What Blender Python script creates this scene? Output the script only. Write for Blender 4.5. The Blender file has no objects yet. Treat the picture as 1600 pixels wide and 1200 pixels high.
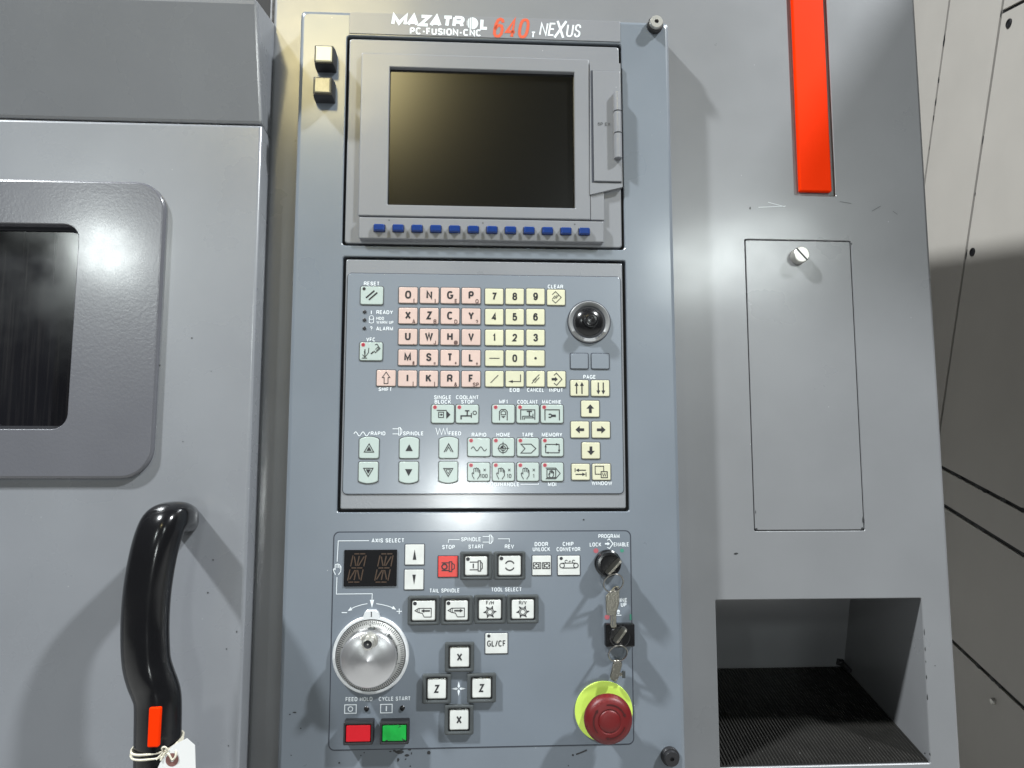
import bpy, bmesh, math, random
import numpy as np
from mathutils import Vector, Matrix
from mathutils.geometry import tessellate_polygon
random.seed(7)
rad = math.radians
scene = bpy.context.scene
COL = scene.collection

# ---------------------------------------------------------------- camera, light, exposure
# Panel frame: u to the right, v up the sloping machine front, h out of it; the whole front leans back by LEAN.
LEAN = rad(16.0)
TILT = Matrix.Rotation(-LEAN, 4, 'X')
D = 0.84                                   # camera distance from the panel face (m)
FPX = 1200.0                               # focal length in photograph pixels (1600 wide)
YAW, PITCH = rad(3.3), rad(6.2)
cF = np.array([math.sin(YAW)*math.cos(PITCH), math.sin(PITCH), -math.cos(YAW)*math.cos(PITCH)])
cR = np.array([math.cos(YAW), 0, math.sin(YAW)])
cU = np.cross(cR, cF)
def B(u, v, h):                            # panel frame -> untilted blender axes
    return Vector((u, -h, v))
def ray(x, y):
    return cF + cR*(x-800)/FPX - cU*(y-600)/FPX
def P(x, y, h=0.0):                        # a photograph point measured on the plane at height h
    d = ray(x, y); t = (D-h)/(-d[2])
    return (d[0]*t, d[1]*t)
cam_d = bpy.data.cameras.new('camera'); cam = bpy.data.objects.new('camera', cam_d); COL.objects.link(cam)
cam_d.sensor_width = 36; cam_d.lens = 36*FPX/1600; cam_d.clip_start = 0.02; cam_d.clip_end = 100
M = Matrix.Identity(4)
for i, c in enumerate((B(*cR), B(*cU), B(*(-cF)))):
    for j in range(3): M[j][i] = c[j]
M.translation = B(0, 0, D)
cam.matrix_world = TILT @ M
scene.camera = cam

w = bpy.data.worlds.new('World'); scene.world = w; w.use_nodes = True
bg = w.node_tree.nodes['Background']
bg.inputs['Color'].default_value = (0.62, 0.66, 0.72, 1); bg.inputs['Strength'].default_value = 0.04

def lamp(name, pos, power, size, color=(1, 1, 1), aim=(0.1, 0, 0), size_y=None, spread=180):
    ld = bpy.data.lights.new(name, 'AREA'); ld.energy = power; ld.color = color
    ld.shape = 'RECTANGLE' if size_y else 'DISK'; ld.size = size
    ld.spread = rad(spread)
    if size_y: ld.size_y = size_y
    o = bpy.data.objects.new(name, ld); COL.objects.link(o)
    p = TILT @ B(*pos); q = TILT @ B(*aim)
    o.location = p
    o.rotation_euler = (q-p).to_track_quat('-Z', 'Y').to_euler()
    return o
N1, N2 = (-3.6, 4.9, 2.15), (3.25, 4.15, 2.2)      # the two bay lamps overhead
lamp('bay_lamp_overhead_left', N1, 680, 0.36, (0.94, 0.98, 1.0))
lamp('bay_lamp_overhead_right', N2, 480, 0.30, (0.94, 0.98, 1.0))
lamp('bay_lamp_far_left', (-2.72, 1.62, 5.0), 0.60, 0.38, (0.92, 1.0, 0.98), (-0.36, 0.22, 0), spread=26)
lamp('bay_lamp_far_right', (2.08, 1.66, 5.0), 0.95, 1.2, (0.92, 1.0, 0.98), (0.40, 0.22, 0), size_y=0.5, spread=26)
lamp('bay_lamp_behind', (-0.02, -0.24, 5.0), 0.80, 0.44, (0.95, 1.0, 0.99), (0.0, -0.02, 0), spread=28)
lamp('warm_lamp', (-0.74, 2.25, 3.0), 0.46, 0.95, (1.0, 0.85, 0.42), (-0.14, 0.55, 0), spread=16)
scene.view_settings.view_transform = 'Standard'; scene.view_settings.look = 'None'
scene.view_settings.gamma = 1; scene.view_settings.exposure = -0.2

# ---------------------------------------------------------------- materials
def s2l(c):
    c /= 255.0
    return c/12.92 if c <= 0.04045 else ((c+0.055)/1.055)**2.4
def rgb(r, g, b): return (s2l(r), s2l(g), s2l(b), 1)
def mat(name, color, rough=0.4, metal=0.0, bump=0.0, bscale=350, vary=0.05, vscale=9, speck=0.0, rvary=0.0, coat=0.0,
        speck_col=(0.50, 0.52, 0.53, 1), emit=0.0, chips=0.0, spec=0.5, fine=0.0, coat_rough=0.125):
    m = bpy.data.materials.new(name); m.use_nodes = True
    nt = m.node_tree; n = nt.nodes; l = nt.links; p = n['Principled BSDF']
    p.inputs['Roughness'].default_value = rough; p.inputs['Metallic'].default_value = metal
    p.inputs['Coat Weight'].default_value = coat; p.inputs['Coat Roughness'].default_value = coat_rough; p.inputs['Specular IOR Level'].default_value = spec
    p.inputs['Base Color'].default_value = color
    if emit:
        p.inputs['Emission Color'].default_value = color; p.inputs['Emission Strength'].default_value = emit
    g = n.new('ShaderNodeNewGeometry')
    def noise(scale, detail=3):
        t = n.new('ShaderNodeTexNoise'); t.inputs['Scale'].default_value = scale; t.inputs['Detail'].default_value = detail
        l.new(g.outputs['Position'], t.inputs['Vector']); return t
    def ramp(src, a, b, inv=False):
        r = n.new('ShaderNodeMapRange'); r.inputs['From Min'].default_value = a; r.inputs['From Max'].default_value = b
        if inv: r.inputs['To Min'].default_value, r.inputs['To Max'].default_value = 1, 0
        l.new(src, r.inputs['Value']); return r.outputs['Result']
    def mix(fac, a, b):
        x = n.new('ShaderNodeMix'); x.data_type = 'RGBA'
        l.new(fac, x.inputs['Factor']) if not isinstance(fac, float) else None
        for s, v in ((x.inputs[6], a), (x.inputs[7], b)):
            if hasattr(v, 'is_output'): l.new(v, s)
            else: s.default_value = v
        return x.outputs[2]
    cur = None
    if vary:
        a = tuple(c*(1-vary) for c in color[:3])+(1,); b = tuple(min(1, c*(1+vary)) for c in color[:3])+(1,)
        cur = mix(ramp(noise(vscale, 5).outputs['Fac'], 0.3, 0.7), a, b)
    if speck:
        vo = n.new('ShaderNodeTexVoronoi'); vo.inputs['Scale'].default_value = 95
        l.new(g.outputs['Position'], vo.inputs['Vector'])
        mul = n.new('ShaderNodeMath'); mul.operation = 'MULTIPLY'
        sep = n.new('ShaderNodeSeparateColor'); l.new(vo.outputs['Color'], sep.inputs['Color'])
        l.new(ramp(vo.outputs['Distance'], 0.02, 0.06, True), mul.inputs[0])
        l.new(ramp(sep.outputs[0], 1-speck, 1-speck*0.6), mul.inputs[1])
        cur = mix(mul.outputs[0], cur if cur else color, speck_col)
    if chips:
        cur = mix(ramp(noise(140, 4).outputs['Fac'], 0.70-chips, 0.73-chips), cur if cur else color, (0.02, 0.02, 0.025, 1))
    if cur: l.new(cur, p.inputs['Base Color'])
    if rvary:
        r = n.new('ShaderNodeMapRange'); l.new(noise(14, 6).outputs['Fac'], r.inputs['Value'])
        r.inputs['From Min'].default_value = 0.3; r.inputs['From Max'].default_value = 0.7
        r.inputs['To Min'].default_value = max(0.02, rough-rvary); r.inputs['To Max'].default_value = rough+rvary
        l.new(r.outputs['Result'], p.inputs['Roughness'])
    if coat:                                        # wiped, greasy film: the gloss wanders
        r = n.new('ShaderNodeMapRange'); mp = n.new('ShaderNodeMapping'); mp.inputs['Rotation'].default_value = (0.3, 0.7, 0.5); mp.inputs['Scale'].default_value = (22, 26, 24)
        tn = n.new('ShaderNodeTexNoise'); tn.inputs['Scale'].default_value = 1; tn.inputs['Detail'].default_value = 7; tn.inputs['Roughness'].default_value = 0.65
        l.new(g.outputs['Position'], mp.inputs['Vector']); l.new(mp.outputs['Vector'], tn.inputs['Vector']); l.new(tn.outputs['Fac'], r.inputs['Value'])
        r.inputs['From Min'].default_value = 0.25; r.inputs['From Max'].default_value = 0.75; r.inputs['To Min'].default_value = coat_rough*.85; r.inputs['To Max'].default_value = coat_rough*1.3
        l.new(r.outputs['Result'], p.inputs['Coat Roughness'])
        r2 = n.new('ShaderNodeMapRange'); l.new(tn.outputs['Fac'], r2.inputs['Value'])
        r2.inputs['From Min'].default_value = 0.3; r2.inputs['From Max'].default_value = 0.7; r2.inputs['To Min'].default_value = coat*1.62; r2.inputs['To Max'].default_value = coat*1.38
        l.new(r2.outputs['Result'], p.inputs['Coat Weight'])
    if bump:
        b = n.new('ShaderNodeBump'); b.inputs['Strength'].default_value = bump; b.inputs['Distance'].default_value = 0.001
        l.new(noise(bscale, 2).outputs['Fac'], b.inputs['Height']); l.new(b.outputs['Normal'], p.inputs['Normal'])
    return m
MT = {}
def defmats():
    MT['panel'] = mat('panel_paint', (0.175, 0.200, 0.230, 1), 0.30, coat=0.4, bump=0.025, bscale=420, speck=0.05, rvary=0.03)
    MT['cab'] = mat('cabinet_paint', (0.212, 0.217, 0.225, 1), 0.30, coat=.36, bump=0.04, bscale=420, speck=0.06, rvary=0.035)
    MT['door'] = mat('door_paint', (0.226, 0.236, 0.254, 1), 0.28, coat=.32, bump=0.035, bscale=420, speck=0.07, rvary=0.03)
    MT['winframe'] = mat('window_frame_paint', (0.125, 0.127, 0.142, 1), 0.24, coat=.28, bump=0.11, bscale=330, speck=0.03, rvary=0.04)
    MT['kbframe'] = mat('keyboard_frame_paint', (0.235, 0.245, 0.262, 1), 0.30, coat=0.25, bump=0.08, bscale=600, rvary=0.05)
    MT['membrane'] = mat('membrane_film', (0.214, 0.242, 0.276, 1), 0.24, coat=.38, bump=0.03, bscale=520, vary=0.03)
    MT['monitor'] = mat('monitor_plastic', (0.215, 0.222, 0.238, 1), 0.36, coat=0.25, bump=0.03, bscale=700, speck=0.03)
    MT['plate'] = mat('plate_film', (0.160, 0.186, 0.218, 1), 0.36, coat=0.2, bump=0.025, bscale=500, speck=0.02)
    MT['dark'] = mat('gap_shadow_rubber', (0.012, 0.013, 0.018, 1), 0.6)
    MT['outline'] = mat('outline_ink', (0.03, 0.035, 0.05, 1), 0.5, vary=0)
    MT['keyline'] = mat('key_edge_ink', (0.07, 0.075, 0.08, 1), 0.45, vary=0)
    MT['ink'] = mat('black_ink', (0.018, 0.018, 0.022, 1), 0.4, vary=0)
    MT['subink'] = mat('brown_ink', (0.10, 0.055, 0.05, 1), 0.4, vary=0)
    MT['white'] = mat('white_ink', (0.74, 0.79, 0.82, 1), 0.45, vary=0)
    MT['pink'] = mat('pink_key', (0.60, 0.455, 0.405, 1), 0.34, vary=0.05, vscale=45)
    MT['yellow'] = mat('yellow_key', (0.61, 0.60, 0.435, 1), 0.34, vary=0.04, vscale=45)
    MT['mint'] = mat('mint_key', (0.43, 0.505, 0.475, 1), 0.30, vary=0.02)
    MT['key'] = mat('white_key', (0.63, 0.645, 0.62, 1), 0.36, vary=0.08, vscale=70, chips=0.0)
    MT['redkey'] = mat('red_key', (0.62, 0.045, 0.035, 1), 0.34)
    MT['guard'] = mat('guard_rubber', (0.055, 0.062, 0.064, 1), 0.5, bump=0.2, bscale=600, vary=0.15, vscale=60)
    MT['blue'] = mat('blue_key', (0.009, 0.035, 0.17, 1), 0.20)
    MT['screen'] = mat('screen_glass', (0.003, 0.003, 0.0025, 1), 0.20, vary=0, speck=0.22, speck_col=(0.09, 0.085, 0.065, 1), spec=0.8)
    MT['glass'] = mat('window_glass', (0.008, 0.008, 0.010, 1), 0.14, vary=0, rvary=0.08, speck=0.10, speck_col=(0.10, 0.10, 0.11, 1))
    nt = MT['glass'].node_tree; p = nt.nodes['Principled BSDF']               # dried coolant runs
    g = nt.nodes.new('ShaderNodeNewGeometry'); mp = nt.nodes.new('ShaderNodeMapping'); mp.inputs['Scale'].default_value = (330, 9, 9)
    tn = nt.nodes.new('ShaderNodeTexNoise'); tn.inputs['Scale'].default_value = 1; tn.inputs['Detail'].default_value = 6
    mr = nt.nodes.new('ShaderNodeMapRange'); mr.inputs['From Min'].default_value = 0.48; mr.inputs['From Max'].default_value = 0.80
    mx = nt.nodes.new('ShaderNodeMix'); mx.data_type = 'RGBA'; mx.inputs[7].default_value = (0.020, 0.019, 0.020, 1)
    old = p.inputs['Base Color'].links[0].from_socket
    nt.links.new(g.outputs['Position'], mp.inputs['Vector']); nt.links.new(mp.outputs['Vector'], tn.inputs['Vector']); nt.links.new(tn.outputs['Fac'], mr.inputs['Value'])
    nt.links.new(mr.outputs['Result'], mx.inputs['Factor']); nt.links.new(old, mx.inputs[6]); nt.links.new(mx.outputs[2], p.inputs['Base Color'])
    MT['black'] = mat('gloss_black', (0.010, 0.010, 0.011, 1), 0.20, rvary=0.05)
    MT['display'] = mat('display_film', (0.006, 0.006, 0.007, 1), 0.55, vary=0, spec=0.15)
    MT['blackm'] = mat('matt_black', (0.016, 0.016, 0.018, 1), 0.45)
    MT['handle'] = mat('handle_plastic', (0.008, 0.008, 0.009, 1), 0.17, rvary=0.06, speck=0.10, speck_col=(0.12, 0.12, 0.12, 1), bump=0.02, bscale=200)
    MT['orange'] = mat('orange_plastic', (0.86, 0.034, 0.001, 1), 0.45, vary=0.05, bump=0.03, spec=0.06)
    MT['orangeink'] = mat('orange_ink', (0.62, 0.09, 0.035, 1), 0.5, vary=0)
    MT['metal'] = mat('brushed_metal', (0.58, 0.58, 0.59, 1), 0.34, metal=0.85, bump=0.03, bscale=500, rvary=0.06)
    MT['dial'] = mat('dial_metal', (0.47, 0.47, 0.46, 1), 0.34, metal=0.8, rvary=0.05)
    MT['ringw'] = mat('pointer_ring_metal', (0.70, 0.72, 0.73, 1), 0.32, metal=0.35)
    MT['bezelring'] = mat('bezel_ring_plastic', (0.23, 0.235, 0.24, 1), 0.35)
    MT['bolt'] = mat('bolt_metal', (0.60, 0.59, 0.55, 1), 0.32, metal=0.75)
    MT['ringmetal'] = mat('split_ring_steel', (0.30, 0.29, 0.27, 1), 0.28, metal=1)
    MT['keymetal'] = mat('nickel_key', (0.34, 0.325, 0.28, 1), 0.32, metal=1, bump=0.2, bscale=500)
    MT['cream'] = mat('cream_button', (0.66, 0.63, 0.44, 1), 0.18, vary=0.06, vscale=70)
    MT['sheencap'] = mat('painted_sheen_button', (0.20, 0.185, 0.13, 1), 0.14, vary=0.35, vscale=90)  # gold-grey reflection on the black cap, painted in as its colour
    MT['redlamp'] = mat('red_lens', (0.50, 0.004, 0.012, 1), 0.35, vary=0.08, vscale=60)
    MT['greenlamp'] = mat('green_lens', (0.008, 0.35, 0.048, 1), 0.30, vary=0.45, vscale=45, chips=0.055)
    MT['estop'] = mat('stop_red', (0.125, 0.004, 0.005, 1), 0.45, vary=0.08, vscale=40)
    MT['estopline'] = mat('stop_groove', (0.045, 0.003, 0.003, 1), 0.45, vary=0)
    MT['lime'] = mat('lime_disc', (0.54, 0.72, 0.11, 1), 0.42, vary=0.02)
    MT['segment'] = mat('unlit_segment', (0.050, 0.027, 0.014, 1), 0.4, vary=0)
    MT['ledred'] = mat('led_red', (0.30, 0.03, 0.05, 1), 0.3, vary=0)
    MT['ledpink'] = mat('led_ring', (0.60, 0.13, 0.15, 1), 0.35, vary=0)
    MT['reddot'] = mat('red_dot', (0.40, 0.10, 0.12, 1), 0.5, vary=0)
    MT['greendot'] = mat('green_dot', (0.05, 0.25, 0.17, 1), 0.5, vary=0)
    MT['rib'] = mat('lit_rib_rubber', (0.022, 0.021, 0.019, 1), 0.40, speck=0.14, speck_col=(0.35, 0.35, 0.34, 1), vary=0.2, vscale=40)  # lit crests painted in: same rubber as the sheet, coloured paler
    MT['mat'] = mat('ribbed_rubber', (0.006, 0.006, 0.006, 1), 0.55, speck=0.14, speck_col=(0.35, 0.35, 0.34, 1), bump=0.3)
    MT['beige'] = mat('beige_paint', (0.50, 0.472, 0.43, 1), 0.42, bump=0.08, bscale=300, vary=0.03)
    MT['paper'] = mat('paper', (0.72, 0.72, 0.71, 1), 0.7, vary=0.03)
    MT['string'] = mat('cotton_string', (0.66, 0.62, 0.50, 1), 0.8, bump=0.4, bscale=1500)
    MT['eyelet'] = mat('eyelet_card', (0.19, 0.085, 0.075, 1), 0.6)
    MT['seal'] = mat('worn_seal', (0.055, 0.06, 0.065, 1), 0.5, chips=0.17)
    MT['chip'] = mat('bare_chip', (0.022, 0.023, 0.025, 1), 0.55, vary=0.2)
defmats()

# ---------------------------------------------------------------- mesh helpers (u, v, h)
def rr(cu, cv, w_, h_, r, n=5):
    """rounded rectangle, counter-clockwise"""
    r = max(1e-5, min(r, w_/2-1e-6, h_/2-1e-6)); pts = []
    for sx, sy, a0 in ((1, 1, 0), (-1, 1, 90), (-1, -1, 180), (1, -1, 270)):
        for i in range(n+1):
            a = rad(a0+90*i/n)
            pts.append((cu+sx*(w_/2-r)+r*math.cos(a), cv+sy*(h_/2-r)+r*math.sin(a)))
    return pts
def circ(cu, cv, r, n=32, a0=0.0):
    return [(cu+r*math.cos(a0+2*math.pi*i/n), cv+r*math.sin(a0+2*math.pi*i/n)) for i in range(n)]
class MB:
    def __init__(s): s.v = []; s.f = []; s.m = []; s.names = []; s.flat = set()
    def mi(s, m):
        if m not in s.names: s.names.append(m)
        return s.names.index(m)
    def add(s, vs, fs, m, flat=False):
        if flat: s.flat.update(range(len(s.f), len(s.f)+len(fs)))
        o = len(s.v); s.v += [tuple(x) for x in vs]; k = s.mi(m)
        for f in fs: s.f.append(tuple(o+i for i in f)); s.m.append(k)
    def loops(s, ls, m, top=True, bot=False, topmat=None):
        """ls: list of (pts2d, h) with equal counts, from base to top"""
        n = len(ls[0][0]); vs = []; fs = []
        for pts, h in ls:
            hs = h if isinstance(h, (list, tuple)) else [h]*n
            vs += [(p[0], p[1], hh) for p, hh in zip(pts, hs)]
        for k in range(len(ls)-1):
            for i in range(n):
                j = (i+1) % n
                fs.append((k*n+i, k*n+j, (k+1)*n+j, (k+1)*n+i))
        s.add(vs, fs, m)
        o = len(s.v)-len(vs)
        if top: s.flat.add(len(s.f)); s.f.append(tuple(o+(len(ls)-1)*n+i for i in range(n))); s.m.append(s.mi(topmat or m))
        if bot: s.flat.add(len(s.f)); s.f.append(tuple(o+n-1-i for i in range(n))); s.m.append(s.mi(m))
    def rrect(s, cu, cv, w_, h_, r, h0, h1, m, bev=0.0, topmat=None, n=5, bn=2, bot=False):
        ls = [(rr(cu, cv, w_, h_, r, n), h0)]
        if bev:
            for k in range(bn+1):
                a = math.pi/2*k/bn; i = bev*(1-math.cos(a))
                ls.append((rr(cu, cv, w_-2*i, h_-2*i, max(r-i, 2e-4), n), h1-bev+bev*math.sin(a)))
        else: ls.append((rr(cu, cv, w_, h_, r, n), h1))
        s.loops(ls, m, topmat=topmat, bot=bot)
    def box(s, u0, u1, v0, v1, h0, h1, m, bev=0.0):
        s.rrect((u0+u1)/2, (v0+v1)/2, u1-u0, v1-v0, 1e-4, h0, h1, m, bev, n=1, bot=True)
    def frame(s, cu, cv, w_, h_, r, wi, hi, ri, h0, h1, m, bev=0.0, n=5, inner_to=None):
        it = h0 if inner_to is None else inner_to
        ls = [(rr(cu, cv, w_, h_, r, n), h0)]
        if bev: ls += [(rr(cu, cv, w_, h_, r, n), h1-bev), (rr(cu, cv, w_-.6*bev, h_-.6*bev, r, n), h1-.3*bev), (rr(cu, cv, w_-2*bev, h_-2*bev, r, n), h1)]
        else: ls.append((rr(cu, cv, w_, h_, r, n), h1))
        if bev: ls += [(rr(cu, cv, wi+2*bev, hi+2*bev, ri+bev, n), h1), (rr(cu, cv, wi+.6*bev, hi+.6*bev, ri+.3*bev, n), h1-.3*bev), (rr(cu, cv, wi, hi, ri, n), h1-bev)]
        else: ls.append((rr(cu, cv, wi, hi, ri, n), h1))
        ls.append((rr(cu, cv, wi, hi, ri, n), it))
        s.loops(ls, m, top=False)
    def lathe(s, cu, cv, prof, m, n=36, cap=True):
        s.loops([(circ(cu, cv, max(r, 1e-5), n), h) for r, h in prof], m, top=cap)
    def fill(s, outer, holes, h, m):
        polys = [[Vector((p[0], p[1], 0)) for p in outer]]+[[Vector((p[0], p[1], 0)) for p in q] for q in holes]
        tri = tessellate_polygon(polys); pts = [p for q in polys for p in q]
        fs = []
        for a, b, c in tri:
            ar = (pts[b]-pts[a]).cross(pts[c]-pts[a]).z
            if abs(ar) < 1e-14: continue
            fs.append((a, b, c) if ar > 0 else (a, c, b))
        s.add([(p.x, p.y, h) for p in pts], fs, m, True)
    def plate(s, outer_f, holes_f, h0, h1, m, bev=0.0, hole_to=None, hole_mat=None):
        """outer_f / holes_f: functions inset -> loop; walls, rounded rim and a face with holes"""
        k = 3 if bev else 0; ls = [(outer_f(0), h0)]
        for i in range(k+1):
            a = math.pi/2*i/max(k, 1); ls.append((outer_f(bev*(1-math.cos(a))), h1-bev+bev*math.sin(a)))
        if not bev: ls[-1] = (outer_f(0), h1)
        s.loops(ls, m, top=False)
        hb = min(bev, 0.0008)
        s.fill(outer_f(bev), [f(-hb) for f in holes_f], h1, m)
        for f in holes_f:
            lo = [(f(-hb)[::-1], h1), (f(0)[::-1], h1-hb), (f(0)[::-1], h0 if hole_to is None else hole_to)]
            s.loops(lo[::-1] if False else [(l[0][::-1], l[1]) for l in lo][::-1], m, top=False)
    def stroke(s, pts, w_, h, m, closed=False):
        pts = [Vector(p) for p in pts]; n = len(pts); L = []; R = []
        for i in range(n):
            a = pts[i-1] if (i > 0 or closed) else None; b = pts[(i+1) % n] if (i < n-1 or closed) else None
            d1 = (pts[i]-a).normalized() if a is not None else None
            d2 = (b-pts[i]).normalized() if b is not None else None
            if d1 is None: d1 = d2
            if d2 is None: d2 = d1
            t = d1+d2
            t = t.normalized() if t.length > 1e-6 else d1
            nn = Vector((-t.y, t.x)); c = max(0.45, abs(nn.dot(Vector((-d1.y, d1.x)))))
            L.append(pts[i]+nn*w_/2/c); R.append(pts[i]-nn*w_/2/c)
        vs = [(p.x, p.y, h) for p in L+R]; fs = []
        for i in range(n if closed else n-1):
            j = (i+1) % n; fs.append((n+i, n+j, j, i))
        s.add(vs, fs, m)
    def poly(s, pts, h, m):
        ar = sum(pts[i][0]*pts[(i+1) % len(pts)][1]-pts[(i+1) % len(pts)][0]*pts[i][1] for i in range(len(pts)))
        if ar < 0: pts = pts[::-1]
        s.add([(p[0], p[1], h) for p in pts], [tuple(range(len(pts)))], m, True)
    def disc(s, cu, cv, r, h, m, n=16): s.poly(circ(cu, cv, r, n), h, m)
    def tube(s, path, radii, m, n=10, closed=False, up=None, cap=True, ell=None, p=2.0):
        """path of (u,v,h); radii one or per point; ell = second radius (along the transported 'up')"""
        pts = [Vector(p) for p in path]; N = len(pts)
        if not isinstance(radii, (list, tuple)): radii = [radii]*N
        if ell is None: ell = radii
        T = []
        for i in range(N):
            a = pts[i-1] if (i > 0 or closed) else pts[i]; b = pts[(i+1) % N] if (i < N-1 or closed) else pts[i]
            T.append((b-a).normalized())
        b = Vector(up) if up else (Vector((0, 0, 1)) if abs(T[0].z) < .9 else Vector((1, 0, 0)))
        vs = []; fs = []
        for i in range(N):
            b = (b-T[i]*b.dot(T[i])).normalized(); sd = T[i].cross(b)
            for k in range(n):
                a = 2*math.pi*k/n
                ca, sa = math.cos(a), math.sin(a); ca, sa = math.copysign(abs(ca)**(2/p), ca), math.copysign(abs(sa)**(2/p), sa)
                vs.append(pts[i]+sd*radii[i]*ca+b*ell[i]*sa)
        for i in range(N if closed else N-1):
            for k in range(n):
                j = (i+1) % N; q = (k+1) % n
                fs.append((i*n+k, i*n+q, j*n+q, j*n+k))
        if cap and not closed:
            fs.append(tuple(range(n-1, -1, -1))); fs.append(tuple((N-1)*n+k for k in range(n)))
        s.add(vs, fs, m)
    def extrude(s, pts, f0, f1, m):
        """pts: 2-D outline; f0,f1 map (x,y)-> 3-D for the two faces"""
        n = len(pts); vs = [f0(p) for p in pts]+[f1(p) for p in pts]
        fs = [tuple(range(n-1, -1, -1)), tuple(range(n, 2*n))]+[(i, (i+1) % n, n+(i+1) % n, n+i) for i in range(n)]
        s.add(vs, fs, m)
    def text(s, st, cu, cv, cap, h, m, width=None, bold=0.0, shear=0.0, align='C', rot=0.0):
        t = .115+bold*2.2; strokes, W_ = lay(st, t, .12 if bold < .032 else (.07 if bold < .05 else -.03))
        kx = width/(W_+shear*.9) if width else cap
        ox = {'C': W_/2, 'L': 0, 'R': W_}[align]; c, sn = math.cos(rot), math.sin(rot)
        tw = t*cap*(.45+.55*min(1.15, kx/cap))
        for k, (pts, cl) in enumerate(strokes):
            q = []
            for x, y in pts:
                a, b = (x-ox+shear*(y-.5))*kx, (y-.5)*cap
                q.append((cu+a*c-b*sn, cv+a*sn+b*c))
            s.stroke(q, tw, h+(k % 4)*.00002, m, cl)
    def build(s, name, parent=None, origin=None, smooth=35, label=None, kind=None):
        a = np.array(s.v)
        if origin is None:
            lo, hi = a.min(0), a.max(0); origin = ((lo[0]+hi[0])/2, (lo[1]+hi[1])/2, lo[2])
        me = bpy.data.meshes.new(name)
        a = a-np.array(origin)
        me.from_pydata([(x, -z, y) for x, y, z in a], [], s.f)
        for nm in s.names: me.materials.append(MT[nm])
        me.polygons.foreach_set('material_index', s.m)
        if smooth:
            me.set_sharp_from_angle(angle=rad(smooth))
            me.polygons.foreach_set('use_smooth', [i not in s.flat for i in range(len(s.f))])
        me.update()
        o = bpy.data.objects.new(name, me); link(o, origin, parent)
        if label: o['label'] = label
        if kind: o['kind'] = kind
        return o
ABS = {}
def link(o, origin, parent=None):
    COL.objects.link(o); ABS[o.name] = origin
    if parent:
        pa = ABS[parent.name]; o.parent = parent
        o.location = B(*(origin[i]-pa[i] for i in range(3)))
    else: o.location = B(*origin)
    return o
def thing(name, origin, label, cat, group=None):
    o = bpy.data.objects.new(name, None); o.empty_display_size = 0.05; link(o, origin)
    return tag(o, label, cat, group)
def sub(name, origin, parent, label=None):          # a part that only carries sub-parts
    o = bpy.data.objects.new(name, None); o.empty_display_size = 0.01; link(o, origin, parent)
    if label: o['label'] = label
    return o
def tag(o, label, cat, group=None):
    o['label'] = label; o['category'] = cat
    if group: o['group'] = group
    return o
# block lettering drawn with strokes on a unit box (centre lines; y up)
def _se(a0, a1, n=12, p=2.6, cx=.5, cy=.5, rx=.5, ry=.5):
    out = []
    for i in range(n+1):
        a = rad(a0+(a1-a0)*i/n); c_, s_ = math.cos(a), math.sin(a)
        out.append((cx+rx*math.copysign(abs(c_)**(2/p), c_), cy+ry*math.copysign(abs(s_)**(2/p), s_)))
    return out
_O = _se(0, 360, 20)[:-1]
_S = [(.96, .76), (.86, .93), (.62, 1), (.38, 1), (.14, .93), (.04, .76), (.12, .61), (.35, .53), (.65, .47), (.9, .38), (.98, .22), (.87, .07), (.62, 0), (.38, 0), (.12, .07), (.02, .25)]
_bowl = lambda y0, y1, x0=0: [(x0, y1), (.6, y1)]+_se(90, -90, 8, 2.3, .6, (y0+y1)/2, .4, (y1-y0)/2)[1:-1]+[(.6, y0), (x0, y0)]
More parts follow.
